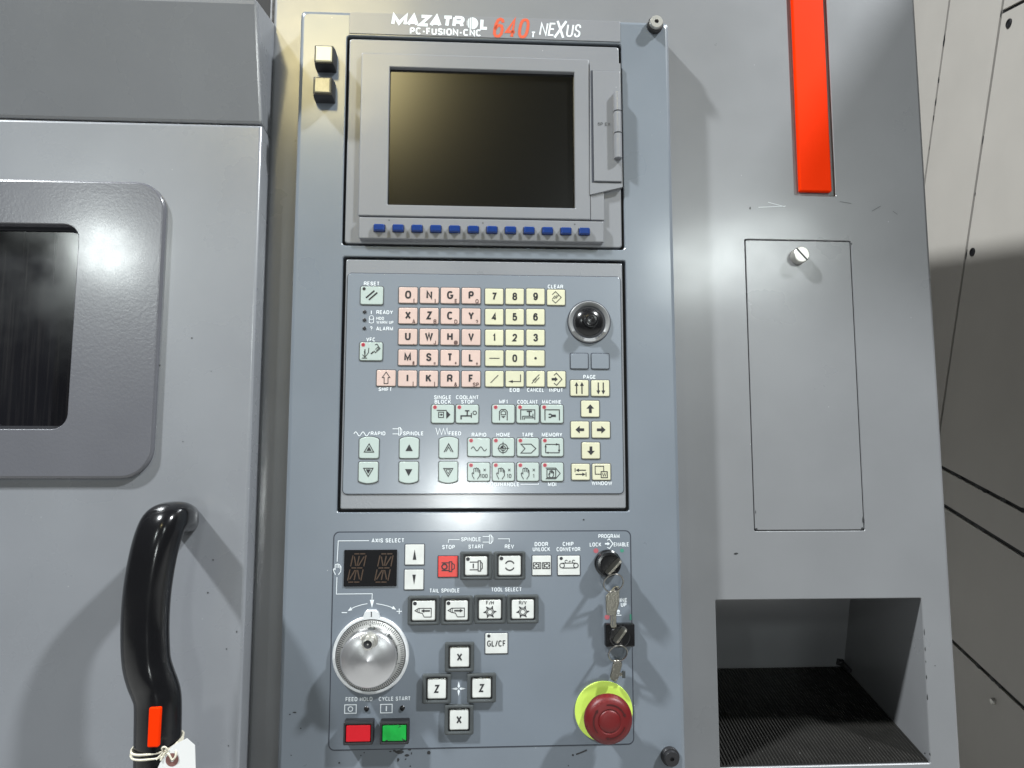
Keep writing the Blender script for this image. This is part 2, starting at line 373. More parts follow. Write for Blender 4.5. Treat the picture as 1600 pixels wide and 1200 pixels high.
GL = {  # width, strokes (a trailing True closes one)
 'A': (.68, [[(0, 0), (.5, 1), (1, 0)], [(.17, .26), (.83, .26)]]), 'B': (.62, [[(0, 0), (0, 1)], _bowl(.53, 1), _bowl(0, .53)]), 'C': (.68, [_se(42, 318, 14)]),
 'D': (.66, [[(0, 0), (0, 1)], [(0, 1), (.5, 1)]+_se(90, -90, 8, 2.4, .5, .5, .5, .5)[1:-1]+[(.5, 0), (0, 0)]]), 'E': (.56, [[(1, 1), (0, 1), (0, 0), (1, 0)], [(0, .52), (.9, .52)]]),
 'F': (.54, [[(1, 1), (0, 1), (0, 0)], [(0, .5), (.85, .5)]]), 'G': (.72, [_se(42, 330, 14)+[(1, .44), (.55, .44)]]), 'H': (.64, [[(0, 0), (0, 1)], [(1, 0), (1, 1)], [(0, .52), (1, .52)]]),
 'I': (.16, [[(.5, 0), (.5, 1)]]), 'J': (.52, [[(1, 1), (1, .3), (.92, .1), (.7, 0), (.3, 0), (.08, .1), (0, .3)]]), 'K': (.64, [[(0, 0), (0, 1)], [(1, 1), (0, .38)], [(.38, .62), (1, 0)]]),
 'L': (.52, [[(0, 1), (0, 0), (1, 0)]]), 'M': (.78, [[(0, 0), (0, 1), (.5, .12), (1, 1), (1, 0)]]), 'N': (.66, [[(0, 0), (0, 1), (1, 0), (1, 1)]]), 'O': (.70, [_O, True]),
 'P': (.60, [[(0, 0), (0, 1)], _bowl(.45, 1)]), 'Q': (.70, [_O, True, [(.6, .25), (1.02, -.06)]]), 'R': (.64, [[(0, 0), (0, 1)], _bowl(.47, 1), [(.55, .47), (.8, .38), (.94, .2), (1, 0)]]),
 'S': (.62, [_S]), 'T': (.60, [[(0, 1), (1, 1)], [(.5, 1), (.5, 0)]]), 'U': (.64, [[(0, 1), (0, .32)]+_se(180, 360, 8, 2.4, .5, .32, .5, .32)[1:-1]+[(1, .32), (1, 1)]]),
 'V': (.66, [[(0, 1), (.5, 0), (1, 1)]]), 'W': (.94, [[(0, 1), (.25, 0), (.5, .95), (.75, 0), (1, 1)]]), 'X': (.66, [[(0, 0), (1, 1)], [(0, 1), (1, 0)]]), 'Y': (.66, [[(0, 1), (.5, .45), (1, 1)], [(.5, .45), (.5, 0)]]),
 'Z': (.60, [[(0, 1), (1, 1), (0, 0), (1, 0)]]), '0': (.58, [_O, True]), '1': (.34, [[(0, .76), (.7, 1), (.7, 0)]]), '2': (.58, [[(.03, .72), (.12, .9), (.35, 1), (.65, 1), (.9, .9), (.97, .72), (.88, .5), (0, 0), (1, 0)]]),
 '3': (.58, [[(.04, .78), (.16, .93), (.4, 1), (.65, 1), (.9, .9), (.92, .66), (.7, .53), (.4, .53)], [(.7, .53), (.97, .4), (.98, .18), (.8, .04), (.5, 0), (.2, .05), (.02, .24)]]),
 '4': (.60, [[(.72, 0), (.72, 1), (0, .28), (1, .28)]]), '5': (.58, [[(.92, 1), (.16, 1), (.08, .5), (.3, .62), (.6, .64), (.9, .54), (1, .32), (.9, .1), (.6, 0), (.35, 0), (.12, .08), (.02, .24)]]),
 '6': (.58, [[(.92, .8), (.78, .95), (.5, 1), (.22, .93), (.05, .7), (0, .42), (.05, .15), (.25, .02), (.5, 0), (.75, .02), (.95, .17), (.97, .42), (.8, .6), (.5, .64), (.2, .57), (.03, .4)]]),
 '7': (.56, [[(0, 1), (1, 1), (.55, .45), (.36, 0)]]), '8': (.58, [_se(0, 360, 14, 2.3, .5, .76, .43, .24)[:-1], True, _se(0, 360, 14, 2.3, .5, .265, .5, .265)[:-1], True]),
 '9': (.58, [[(1-x, 1-y) for x, y in [(.92, .8), (.78, .95), (.5, 1), (.22, .93), (.05, .7), (0, .42), (.05, .15), (.25, .02), (.5, 0), (.75, .02), (.95, .17), (.97, .42), (.8, .6), (.5, .64), (.2, .57), (.03, .4)]]]),
 '-': (.40, [[(0, .42), (1, .42)]]), '/': (.44, [[(0, -.05), (1, 1.05)]]), '.': (.16, [[(.5, 0), (.5, .06)]]), ',': (.16, [[(.6, .06), (.3, -.16)]]), '?': (.50, [[(0, .75), (.12, .93), (.4, 1), (.7, .96), (.95, .8), (.9, .6), (.52, .42), (.5, .26)], [(.5, 0), (.5, .06)]]),
 '(': (.24, [[(1, 1.1), (.3, .8), (.3, .2), (1, -.1)]]), ')': (.24, [[(0, 1.1), (.7, .8), (.7, .2), (0, -.1)]]), '[': (.26, [[(1, 1.1), (.2, 1.1), (.2, -.1), (1, -.1)]]), ']': (.26, [[(0, 1.1), (.8, 1.1), (.8, -.1), (0, -.1)]]),
 '=': (.56, [[(0, .64), (1, .64)], [(0, .3), (1, .3)]]), '+': (.60, [[(0, .47), (1, .47)], [(.5, .9), (.5, .04)]]), '*': (.46, [[(.5, .95), (.5, .25)], [(0, .78), (1, .42)], [(0, .42), (1, .78)]]), '#': (.6, [[(.25, 0), (.4, 1)], [(.6, 0), (.75, 1)], [(0, .66), (1, .66)], [(0, .33), (1, .33)]]),
 '@': (.86, [_se(-40, 300, 16), _se(0, 360, 10, 2, .5, .48, .22, .24)[:-1], True]), '&': (.68, [[(1, 0), (.25, .72), (.3, .93), (.5, 1), (.68, .92), (.68, .74), (.15, .42), (.05, .22), (.2, .03), (.5, 0), (.78, .14), (.95, .45)]]), ' ': (.28, []),
 'x': (.56, [[(0, 0), (1, .7)], [(0, .7), (1, 0)]])}
def lay(st, t, gap=.12):
    """strokes of a word at cap height 1, and its width"""
    out = []; x = 0
    for ch in st:
        w_, ss = GL[ch]; k = 0
        if t > .22 and w_ > .2: w_ = w_*1.12+(.22 if ch in 'MW' else .10)
        while k < len(ss):
            closed = k+1 < len(ss) and ss[k+1] is True
            out.append(([(x+t/2+px*(w_+.04-t if w_ > .2 else 0)+(0 if w_ > .2 else (.0)), t/2+py*(1-t)) for px, py in ss[k]], closed)); k += 2 if closed else 1
        x += (w_ if w_ > .2 else t)+.04+gap
    return out, x-gap-.04+(.04 if st and GL[st[-1]][0] > .2 else 0)
def KX(x, y, h=0): return P(x+1, y, h)[0]-P(x, y, h)[0]
def KY(x, y, h=0): return P(x, y, h)[1]-P(x, y+1, h)[1]
def rect(tl, tr, br, bl, h=0):
    a, b, c, d = (P(*q, h) for q in (tl, tr, br, bl))
    u0, u1 = (a[0]+d[0])/2, (b[0]+c[0])/2; v1, v0 = (a[1]+b[1])/2, (c[1]+d[1])/2
    return (u0+u1)/2, (v0+v1)/2, u1-u0, v1-v0
def bx(x0, y0, x1, y1, h=0):
    return rect((x0, y0), (x1, y0), (x1, y1), (x0, y1), h)
class Ico:
    """draws flat print round a photograph point, in photograph pixels (y down)"""
    def __init__(s, mb, px, py, h, m, hp=0.0):
        s.mb = mb; s.c = P(px, py, hp); s.kx = KX(px, py, hp); s.ky = KY(px, py, hp); s.h = h; s.m = m
    def q(s, p): return (s.c[0]+p[0]*s.kx, s.c[1]-p[1]*s.ky)
    def line(s, pts, w_, closed=False): s.k_ = (getattr(s, 'k_', 0)+1) % 5; s.mb.stroke([s.q(p) for p in pts], w_*s.kx, s.h+s.k_*.00002, s.m, closed); return s
    def poly(s, pts, m=None): s.mb.poly([s.q(p) for p in pts], s.h, m or s.m); return s
    def circle(s, x, y, r, w_, n=18): return s.line([(x+r*math.cos(2*math.pi*i/n), y+r*math.sin(2*math.pi*i/n)) for i in range(n)], w_, True)
    def arc(s, x, y, r, a0, a1, w_, n=10): return s.line([(x+r*math.cos(rad(a0+(a1-a0)*i/n)), y-r*math.sin(rad(a0+(a1-a0)*i/n))) for i in range(n+1)], w_)
    def dot(s, x, y, r, m=None): return s.poly([(x+r*math.cos(2*math.pi*i/12), y+r*math.sin(2*math.pi*i/12)) for i in range(12)], m)
    def rectl(s, x0, y0, x1, y1, w_): return s.line([(x0, y0), (x1, y0), (x1, y1), (x0, y1)], w_, True)
    def box(s, x0, y0, x1, y1, m=None): return s.poly([(x0, y0), (x1, y0), (x1, y1), (x0, y1)], m)
    def text(s, st, x, y, cap, width=None, bold=0.012, shear=0, m=None, align='C', rot=0):
        c = s.q((x, y)); s.mb.text(st, c[0], c[1], cap*s.ky, s.h, m or s.m, width*s.kx if width else None, bold, shear, align, rot); return s
    def arrow(s, x0, y0, x1, y1, w_, head, hw):
        d = Vector((x1-x0, y1-y0)); L = d.length; d /= L; nn = Vector((-d.y, d.x)); e = Vector((x1, y1)); b = e-d*head
        s.line([(x0, y0), (b.x, b.y)], w_); return s.poly([tuple(b+nn*hw), tuple(e), tuple(b-nn*hw)])

PR = 0.00018                                # print stands this far proud
def camv(x, y, z): return x*cR - y*cU + z*cF       # camera axes (x right, y down, z forward) -> u,v,h
d1 = camv(39, -206, 1200); d1 /= np.linalg.norm(d1)            # runs away from the viewer, level
gd = camv(-.05, 1, .172); gd -= d1*gd.dot(d1); gd /= np.linalg.norm(gd)   # plumb
nb = np.cross(d1, gd); cpos = np.array([0, 0, D])
w0 = cpos+ray(1480, 600)*1.60
if nb.dot(cpos-w0) < 0: nb = -nb
def W(px, py, lift=0.0):
    d = ray(px, py); t = nb.dot(w0-cpos)/nb.dot(d); return cpos+d*t+nb*lift
def st(px, py):
    p = W(px, py)-w0; return (p.dot(d1), p.dot(gd))
def Wst(s_, t_, lift=0.0): return tuple(w0+d1*s_+gd*t_+nb*lift)
T0 = None
_p = np.array([*P(1285, 165, -.032), -.032]); _L = np.array(N2); _q = _p+(_L-_p)*(nb.dot(w0-_p)/nb.dot(_L-_p)); T0 = (_q-w0).dot(gd)      # top of the neighbour: its shadow edge crosses the column
_p = W(1530, 389); _L = np.array(N1); _u = P(1466, 600, -.032)[0]; _q = _p+(_L-_p)*((_u-_p[0])/(_L[0]-_p[0])); CTOP = _q[1]+math.tan(LEAN)*(_q[2]+.032)   # top of the column, likewise
# ================================================================ MACHINE CABINET (grey column behind the panel)
HC = -0.032
cu0, cu1 = P(428, 0, HC)[0], P(1466, 600, HC)[0]
cv0, cv1 = -1.15, max(0.62, CTOP)
FLOOR = cv0*math.cos(LEAN)+HC*math.sin(LEAN)         # world height of the shop floor
cabinet = thing('machine_cabinet', ((cu0+cu1)/2, cv0, HC-0.25), 'tall grey machine column with an orange stripe, a small access door and an open pocket', 'machine cabinet')
ccx, ccy, cw, ch = (cu0+cu1)/2, (cv0+cv1)/2, cu1-cu0, cv1-cv0
rec = rect((1118, 938), (1442, 934), (1452, 1195), (1125, 1198), HC)
acc = rect((1165, 375), (1329, 378), (1349, 828), (1180, 828), HC)
stp = rect((1229, -60), (1290, -60), (1304, 306), (1240, 305), HC)
stripe_top = stp[1]+stp[3]/2
mb = MB()
def hole(c, r): return lambda i: rr(c[0], c[1], c[2]-2*i, c[3]-2*i, max(r-i, 3e-4), 4)
mb.plate(lambda i: rr(ccx, ccy, cw-2*i, ch-2*i, 0.004, 3), [hole(rec, .0015), hole((acc[0], acc[1], acc[2]+.0022, acc[3]+.0022), .002), hole(stp, .001)],
         HC-0.5, HC, 'cab', bev=0.004, hole_to=HC-0.004)
mb.v = [(a, b+(math.tan(LEAN)*(HC-c_) if b > cv1-.01 or b < cv0+.01 else 0), c_) for a, b, c_ in mb.v]      # level top and foot
mb.build('body', cabinet)
# access door
mb = MB()
mb.box(acc[0]-acc[2]/2-.002, acc[0]+acc[2]/2+.002, acc[1]-acc[3]/2-.002, acc[1]+acc[3]/2+.002, HC-.006, HC-.0042, 'dark')
mb.build('door_gap', cabinet)
mb = MB(); mb.rrect(acc[0], acc[1], acc[2], acc[3], .002, HC-.004, HC-.0003, 'cab', .0006)
adoor = mb.build('access_door', cabinet)
mb = MB(); sc_ = P(1247, 401, HC)
kx = KX(1247, 401, HC)
mb.lathe(*sc_, [(12.5*kx, HC), (12.5*kx, HC+.009), (12*kx, HC+.0102), (11*kx, HC+.0108)], 'bolt', 28)
ic = Ico(mb, 1247, 401, HC+.0109, 'ink', HC); ic.line([(-8, -9), (8, 9)], 2.6)
mb.build('slotted_screw', adoor)
# orange stripe in its groove
mb = MB()
mb.box(stp[0]-stp[2]/2-.001, stp[0]+stp[2]/2+.001, stp[1]-stp[3]/2-.001, stripe_top, HC-.006, HC-.0035, 'cab')
mb.build('stripe_groove', cabinet)
o_ = rect((1236, -60), (1284, -60), (1296, 300), (1247, 300), HC)
mb = MB(); mb.rrect(o_[0], o_[1], o_[2], o_[3], .0015, HC-.003, HC+.0030, 'orange', .0012)
mb.build('orange_stripe', cabinet)
# pocket
dp = 0.195; tl = math.tan(LEAN)
ru0, ru1, rv0, rv1 = rec[0]-rec[2]/2, rec[0]+rec[2]/2, rec[1]-rec[3]/2, rec[1]+rec[3]/2
bb = (rv0+tl*dp, HC-dp)                                   # back bottom (v, h)
bt = (rv1+tl*dp*.2, HC-dp+tl*(rv1+tl*dp*.2-bb[0]))        # back wall upright in the world
mb = MB()
F3 = [(ru0, rv0, HC-.003), (ru1, rv0, HC-.003), (ru1, bb[0], bb[1]), (ru0, bb[0], bb[1]),
      (ru0, rv1, HC-.003), (ru1, rv1, HC-.003), (ru1, bt[0], bt[1]), (ru0, bt[0], bt[1])]
mb.add(F3, [(0, 1, 2, 3), (3, 2, 6, 7), (1, 5, 6, 2), (0, 3, 7, 4), (4, 7, 6, 5)], 'cab')
mb.build('pocket_lining', cabinet, smooth=0)
mb = MB()
pr_ = (ru1-.004, bb[0]+.006, bb[1]+.004)
mb.tube([pr_, (pr_[0]-.0, pr_[1]-.005, pr_[2]+.020)], .0035, 'blackm', 12)
mb.tube([(pr_[0]+.001, pr_[1]+.001, pr_[2]+.0), (pr_[0]-.007, pr_[1]+.002, pr_[2]+.0)], .0045, 'blackm', 10)
mb.build('hinge_pin', cabinet)
# paint chips along the pocket edge and on the front
mb = MB()
def chip(px, py, w_, h_, hh, hp):
    a = Ico(mb, px, py, hh, 'chip', hp); n = 7; w_ *= .8; h_ *= .8
    a.poly([(w_/2*math.cos(2*math.pi*i/n)*random.uniform(.6, 1.15), h_/2*math.sin(2*math.pi*i/n)*random.uniform(.6, 1.15)) for i in range(n)])
for px, py, w_, h_ in ((1444, 988, 2.6, 17), (1445.5, 1014, 2.4, 10), (1446.5, 1034, 2.2, 6), (1447.5, 1058, 2.4, 9), (1449, 1090, 3, 13), (1452.5, 1178, 3, 7),
                       (1182, 826.5, 6, 4), (1347, 826, 5, 6), (1348.5, 812, 2.6, 14), (1180.5, 800, 2, 9), (1330, 381, 5, 3), (1150, 865, 10, 4), (1461, 1040, 3, 2), (1172, 325, 4, 6), (1445, 1177, 3, 4)):
    chip(px, py, w_, h_, HC+PR, HC)
for px0, py0, px1, py1 in ((1185, 324, 1228, 322), (1200, 316, 1226, 323), (1312, 315, 1330, 318), (1395, 330, 1402, 335), (1362, 330, 1376, 322)):
    Ico(mb, 0, 0, HC+PR, 'white', HC)
    a, b = P(px0, py0, HC), P(px1, py1, HC); mb.stroke([a, b], .0005, HC+PR, 'keyline' if px0 > 1300 else 'white')
mb.build('paint_chips', cabinet, kind='stuff')
# worn seal strip and dark gap between door and column
gl0, gl1 = P(372, 1200, HC)[0]-.05, cu0
mb = MB(); mb.box(P(398, 600, -.05)[0]-.02, cu0-.0005, cv0, cv1, -.075, -.060, 'dark'); mb.build('gap_backing', cabinet)
mb = MB(); mb.box(cu0-.009, cu0-.0008, cv0, cv1, -.060, -.048, 'seal', .003); mb.build('door_seal', cabinet)
# ribbed mat
rubber = thing('rubber_mat', ((ru0+ru1)/2, (rv0+bb[0])/2, HC-dp/2), 'black ribbed rubber mat lying in the open pocket of the grey column', 'mat')
mb = MB()
def fl(u, t, lift):                                       # a point on the pocket floor; t = 0 front, 1 back
    return (u, rv0+(bb[0]-rv0)*t+lift*math.cos(LEAN), HC-.003-(dp-.003)*t+lift*math.sin(LEAN))
base = [fl(ru0+.001, .0, .0012), fl(ru1-.001, .0, .0012), fl(ru1-.001, .99, .0012), fl(ru0+.001, .99, .0012)]
mb.add([fl(ru0+.001, 0, .0003), fl(ru1-.001, 0, .0003), fl(ru1-.001, .99, .0003), fl(ru0+.001, .99, .0003)]+base,
       [(4, 5, 6, 7), (0, 1, 5, 4), (2, 3, 7, 6), (1, 2, 6, 5), (3, 0, 4, 7)], 'mat')
mb.build('base_sheet', rubber, smooth=0)
mb = MB(); NR = 62
for i in range(NR):
    u = ru0+.0025+(ru1-ru0-.005)*i/(NR-1); wv = .0011
    q = [fl(u-wv, .002, .0012), fl(u+wv, .002, .0012), fl(u+wv, .985, .0012), fl(u-wv, .985, .0012),
         fl(u-wv*.6, .004, .0030), fl(u+wv*.6, .004, .0030), fl(u+wv*.6, .98, .0030), fl(u-wv*.6, .98, .0030)]
    mb.add(q, [(4, 5, 6, 7), (0, 1, 5, 4), (1, 2, 6, 5), (3, 0, 4, 7), (2, 3, 7, 6)], 'rib')
mb.build('ribs', rubber, smooth=0, kind='stuff')

# ================================================================ MACHINE DOOR (left)
HD = 0.004
door = thing('sliding_guard', (-0.5, -1.12, HD-.03), 'grey sliding machine door with an overhanging top, a dark window and a black pull handle', 'machine door')
du1 = P(410, 190, HD)[0]; du0 = -1.05; dvc = P(200, 190, HD)[1]; dv0 = -1.12
win = rect((-300, 351), (127, 370), (109, 645), (-320, 672), HD)
wu1 = P(119, 500, HD)[0]; wv1 = P(60, 352, HD)[1]; wv0 = P(60, 671, HD)[1]; wu0 = -0.80
fu1 = P(252, 500, HD)[0]; fv1 = P(200, 286, HD)[1]; fv0 = P(100, 748, HD)[1]; fu0 = -0.92
wc = ((wu0+wu1)/2, (wv0+wv1)/2, wu1-wu0, wv1-wv0); fc = ((fu0+fu1)/2, (fv0+fv1)/2, fu1-fu0, fv1-fv0)
dcx, dcy, dw, dh = (du0+du1)/2, (dv0+dvc)/2, du1-du0, dvc-dv0
mb = MB()
mb.plate(lambda i: rr(dcx, dcy, dw-2*i, dh-2*i, .001+i*0, 1), [hole((wc[0], wc[1], wc[2]+.02, wc[3]+.02), .014)], HD-.045, HD, 'door', bev=.0035, hole_to=HD-.02)
mb.build('door_skin', door)
# overhanging head, upright in the world
mb = MB(); ov1 = P(200, -2, HD+.03)[1]; oh = HD+math.tan(LEAN+rad(1.5))*(ov1-dvc)
sec = [(dvc+.0012, HD-.045), (dvc+.0012, HD-.002), (dvc+.002, HD-.0005), (dvc+.004, HD+.001), (ov1-.006, oh-.002), (ov1-.002, oh-.0015), (ov1, oh-.004), (ov1+.022, oh-.10), (dvc+.05, HD-.10)]
us = [du0, du1-.003, du1-.0008, du1]; ins = [0, 0, .0008, .003]
vs = []; fs = []; n = len(sec)
cvv = sum(p[0] for p in sec)/n; chh = sum(p[1] for p in sec)/n
for u, i_ in zip(us, ins):
    for (v, h) in sec:
        d = math.hypot(v-cvv, h-chh); vs.append((u, v-(v-cvv)/d*i_, h-(h-chh)/d*i_))
for k in range(len(us)-1):
    for i in range(n):
        j = (i+1) % n; fs.append((k*n+i, (k+1)*n+i, (k+1)*n+j, k*n+j))
fs.append(tuple(3*n+i for i in range(n)))
mb.add(vs, fs, 'door', True); mb.build('door_head', door)
# window
mb = MB()
mb.plate(lambda i: rr(fc[0], fc[1], fc[2]-2*i, fc[3]-2*i, .032-i, 8), [lambda i: rr(wc[0], wc[1], wc[2]-2*i, wc[3]-2*i, .016-i, 6)], HD, HD+.006, 'winframe', bev=.003, hole_to=HD-.012)
wf = mb.build('window_frame', door)
mb = MB(); mb.fill(rr(wc[0], wc[1], wc[2]+.008, wc[3]+.008, .018), [], HD-.009, 'glass'); mb.build('window_glass', door)
mb = MB()
mb.plate(lambda i: rr(wc[0], wc[1], wc[2]-2*i, wc[3]-2*i, .015, 6), [lambda i: rr(wc[0], wc[1], wc[2]-.005-2*i, wc[3]-.008-2*i, .013, 6)], HD-.0088, HD-.006, 'dark')
mb.build('window_gasket', wf)
# handle
hk = lambda x, y, h: P(x, y, h)
sp = [(289, 811, HD, 23, 16), (287, 810, .02, 24, 16), (283, 809, .036, 26, 16), (276, 808, .050, 28.5, 17), (265.5, 810.5, .062, 32, 18), (255, 820, .070, 34.5, 19), (247, 839, .0735, 35.6, 19), (240.5, 863, .075, 36, 19),
      (234, 896, .075, 36.4, 19), (229.5, 930, .074, 36.6, 19), (227, 970, .073, 36.8, 19), (227, 1005, .073, 36.8, 19), (229, 1035, .073, 36.6, 19), (235, 1058, .073, 36, 19.5), (242, 1076, .072, 34.6, 20), (246, 1090, .072, 33.6, 20), (247, 1110, .072, 33.2, 20), (246.5, 1150, .072, 33, 20),
      (246, 1200, .072, 33, 20), (245, 1260, .072, 33, 20), (244, 1300, .066, 31, 19), (243, 1325, .045, 24, 18), (243, 1330, .02, 20, 17), (243, 1330, HD, 20, 17)]
# smooth the spine
def interp(L, k):
    out = []
    for i in range(len(L)-1):
        p0, p1, p2, p3 = L[max(i-1, 0)], L[i], L[i+1], L[min(i+2, len(L)-1)]
        for j in range(k):
            t = j/k
            out.append(tuple(.5*((2*b)+(-a+c)*t+(2*a-5*b+4*c-d)*t*t+(-a+3*b-3*c+d)*t**3) for a, b, c, d in zip(p0, p1, p2, p3)))
    out.append(L[-1]); return out
sp = interp(sp, 4)
path = [(*P(x, y, h), h) for x, y, h, a, b in sp]
kk = KX(240, 1000, .06)
mb = MB(); mb.tube(path, [a*kk for x, y, h, a, b in sp], 'handle', 40, up=(0, -1, 0), ell=[b*.0009 for x, y, h, a, b in sp], p=2.7)
handle = mb.build('handle', door, smooth=60)
q = rect((231, 1106), (248, 1106), (248, 1168), (229.5, 1168), .0948)
mb = MB(); mb.rrect(q[0]+.0005, q[1], q[2], q[3], .0015, .0880, .0950, 'orange', .001); mb.build('orange_inlay', handle)
mb = MB()
for px, py, w_, h_ in ((333, 875, 3, 4), (325, 926, 4, 4), (370, 987, 3, 4), (354, 1014, 3, 3), (286, 690, 2.5, 2.5), (300, 528, 3.5, 3), (250, 571, 3, 4), (381, 68, 4, 5), (140, 41, 3, 3), (330, 580, 2, 2), (357, 1165, 3, 3)):
    if py > 200: chip(px, py, w_, h_, HD+(.006 if px < 240 and py < 700 else 0)+PR, HD)
mb.build('paint_chips', door, kind='stuff')

# tag tied to the handle
tg = thing('paper_tag', (*P(270, 1187, .1), .095), 'white paper tag with a brown eyelet hanging by string from the black handle', 'tag')
mb = MB(); HT = .1035
cl = [P(x, y, HT) for x, y in ((240, 1215), (250, 1192), (268, 1166), (292, 1153.5), (304.5, 1164.5), (306, 1215), (300, 1262), (246, 1262))]
hl = circ(*P(269, 1187, HT), 3.2*kk, 12)
def strp(pts): return pts
mb.fill(cl, [hl], HT, 'paper'); mb.add([(p[0], p[1], HT-.0005) for p in cl], [tuple(range(len(cl)-1, -1, -1))] if True else [], 'paper')
n = len(cl); mb.add([(p[0], p[1], HT) for p in cl]+[(p[0], p[1], HT-.0005) for p in cl], [(i, (i+1) % n, n+(i+1) % n, n+i) for i in range(n)], 'paper')
mb.build('card', tg, smooth=0)
mb = MB(); mb.fill(circ(*P(269, 1187, HT), 9.5*kk, 24), [hl], HT+PR, 'eyelet'); mb.build('eyelet', tg, smooth=0)
mb = MB(); loop = []
c3 = P(246.5, 1160, .072)
for i in range(40):
    a = 2*math.pi*i/40
    ca, sa = math.cos(a), math.sin(a); ca, sa = math.copysign(abs(ca)**.74, ca), math.copysign(abs(sa)**.74, sa)
    uu = c3[0]+ca*(33.2*kk+.0012); hh = .072+sa*(.0180+.0010)
    loop.append((uu, c3[1]+.0045*math.cos(a*2)*0-.004*math.sin(a)+.003*math.cos(a), hh))
mb.tube(loop, .0011, 'string', 7, closed=True)
loop2 = [(a, b-.0028-.0015*math.sin(i/6), c+.0006) for i, (a, b, c) in enumerate(loop)]
mb.tube(loop2, .0010, 'string', 7, closed=True)
kn = (*P(257, 1175, .1), .1005)
for pts in (((277, 1160, .088), (272, 1167, .098), (262, 1173, .101), (257, 1175, .102), (250, 1181, .102), (244, 1187, .103)),
            ((257, 1175, .102), (253, 1170, .104), (257, 1167, .105), (262, 1172, .104), (257, 1177, .1035), (251, 1188, .104)),
            ((258, 1175, .102), (264, 1179, .1045), (269, 1187, .1045), (274, 1182, .1047), (275, 1172, .103), (272, 1166, .099))):
    mb.tube([(*P(x, y, h), h) for x, y, h in interp(list(pts), 5)], .0009, 'string', 7)
mb.build('string', tg)

# ================================================================ NEIGHBOURING BEIGE MACHINE
sA = st(1466, 130)[0]; sB = st(1535, 220)[0]
t1 = (st(1477, 733)[1]+st(1600, 799)[1])/2; t2 = (st(1481, 794)[1]+st(1569, 848)[1])/2; t3 = (st(1492, 1006)[1]+st(1600, 1108)[1])/2
tTop = st(1583, 10)[1]
sFar, sNear = 1.3, -0.47
Tb = (TILT @ B(*w0)).z-FLOOR
beige = thing('neighbouring_machine', Wst((sFar+sNear)/2, Tb, -.2), 'beige machine side with dark panel seams standing behind the grey column', 'machine')
mb = MB()
mb.add([Wst(sFar, T0, -.004), Wst(sNear, T0, -.004), Wst(sNear, Tb, -.004), Wst(sFar, Tb, -.004),
        Wst(sFar, T0, -.5), Wst(sNear, T0, -.5), Wst(sNear, Tb, -.5), Wst(sFar, Tb, -.5)],
       [(0, 1, 2, 3), (7, 6, 5, 4), (4, 5, 1, 0), (1, 5, 6, 2), (3, 2, 6, 7), (0, 3, 7, 4)], 'chip')
mb.build('casing', beige, smooth=0)
mb = MB(); sH, tH = -0.834, -1.05                              # unseen overhang added to shade the column, nearer than the side
mb.add([Wst(sNear, T0, 0), Wst(sH, T0, 0), Wst(sH, tH, 0), Wst(sNear, tH, 0), Wst(sNear, T0, -.45), Wst(sH, T0, -.45), Wst(sH, tH, -.45), Wst(sNear, tH, -.45)],
       [(0, 1, 2, 3), (7, 6, 5, 4), (4, 5, 1, 0), (1, 5, 6, 2), (3, 2, 6, 7), (0, 3, 7, 4)], 'beige')
mb.build('shade_cover', beige, smooth=0)
def bpanel(s0, s1, ta, tb, g0=.0016):
    m_ = MB(); g = g0*1.6
    a = [Wst(s0-g, ta+g, 0), Wst(s1+g, ta+g, 0), Wst(s1+g, tb-g, 0), Wst(s0-g, tb-g, 0)]
    b = [Wst(s0-g, ta+g, -.004), Wst(s1+g, ta+g, -.004), Wst(s1+g, tb-g, -.004), Wst(s0-g, tb-g, -.004)]
    f = [(0, 1, 2, 3)]+[(i, 4+i, 4+(i+1) % 4, (i+1) % 4) for i in range(4)]
    m_.add(a+b, f, 'beige'); return m_.build('side_panel', beige, smooth=0)
bpanel(sFar, sA, T0, t1, .0024); bpanel(sA, sB, T0, t1, .0024)
bpanel(sB, sNear, T0, tTop, .0024); bpanel(sB, sNear, tTop, t1, .0024)
bpanel(sFar, sNear, t1, t2, .0024); bpanel(sFar, sNear, t2, t3, .0028); bpanel(sFar, sNear, t3, Tb, .0020)
random.seed(11); mb = MB()                                   # flaked paint along the lower seams
for (x0, y0, x1, y1, nn) in ((1478, 734, 1600, 799, 12), (1482, 795, 1600, 866, 7), (1492, 1006, 1600, 1108, 6), (1484, 0, 1450, 250, 6), (1565, 18, 1510, 400, 5)):
    for _ in range(nn):
        f = random.random(); s_, t_ = st(x0+(x1-x0)*f, y0+(y1-y0)*f); k_ = random.uniform(.003, .0085); up_ = abs(x1-x0) < 70
        mb.add([Wst(s_+k_*(.5 if up_ else 1.5)*math.cos(2*math.pi*i/7)*random.uniform(.5, 1.2), t_+k_*(1.5 if up_ else .62)*math.sin(2*math.pi*i/7)*random.uniform(.5, 1.2), .0004) for i in range(7)], [tuple(range(7))], 'chip', True)
mb.build('paint_chips', beige, smooth=0, kind='stuff')
def wdisc(px, py, prof, m, n=20):
    s_, t_ = st(px, py); vs = []; fs = []
    for r, l_ in prof:
        for i in range(n):
            a = 2*math.pi*i/n; vs.append(Wst(s_+r*math.cos(a), t_+r*math.sin(a), l_))
    for k in range(len(prof)-1):
        for i in range(n):
            j = (i+1) % n; fs.append((k*n+i, k*n+j, (k+1)*n+j, (k+1)*n+i))
    fs.append(tuple((len(prof)-1)*n+i for i in range(n)))
    m_ = MB(); m_.add(vs, fs, m); return m_
for px, py in ((1577, 36.5), (1520, 394)):
    m_ = wdisc(px, py, [(.0085, 0), (.0085, .002), (.007, .003), (.006, .0032), (.0055, .0012)], 'blackm'); m_.build('panel_screw', beige)
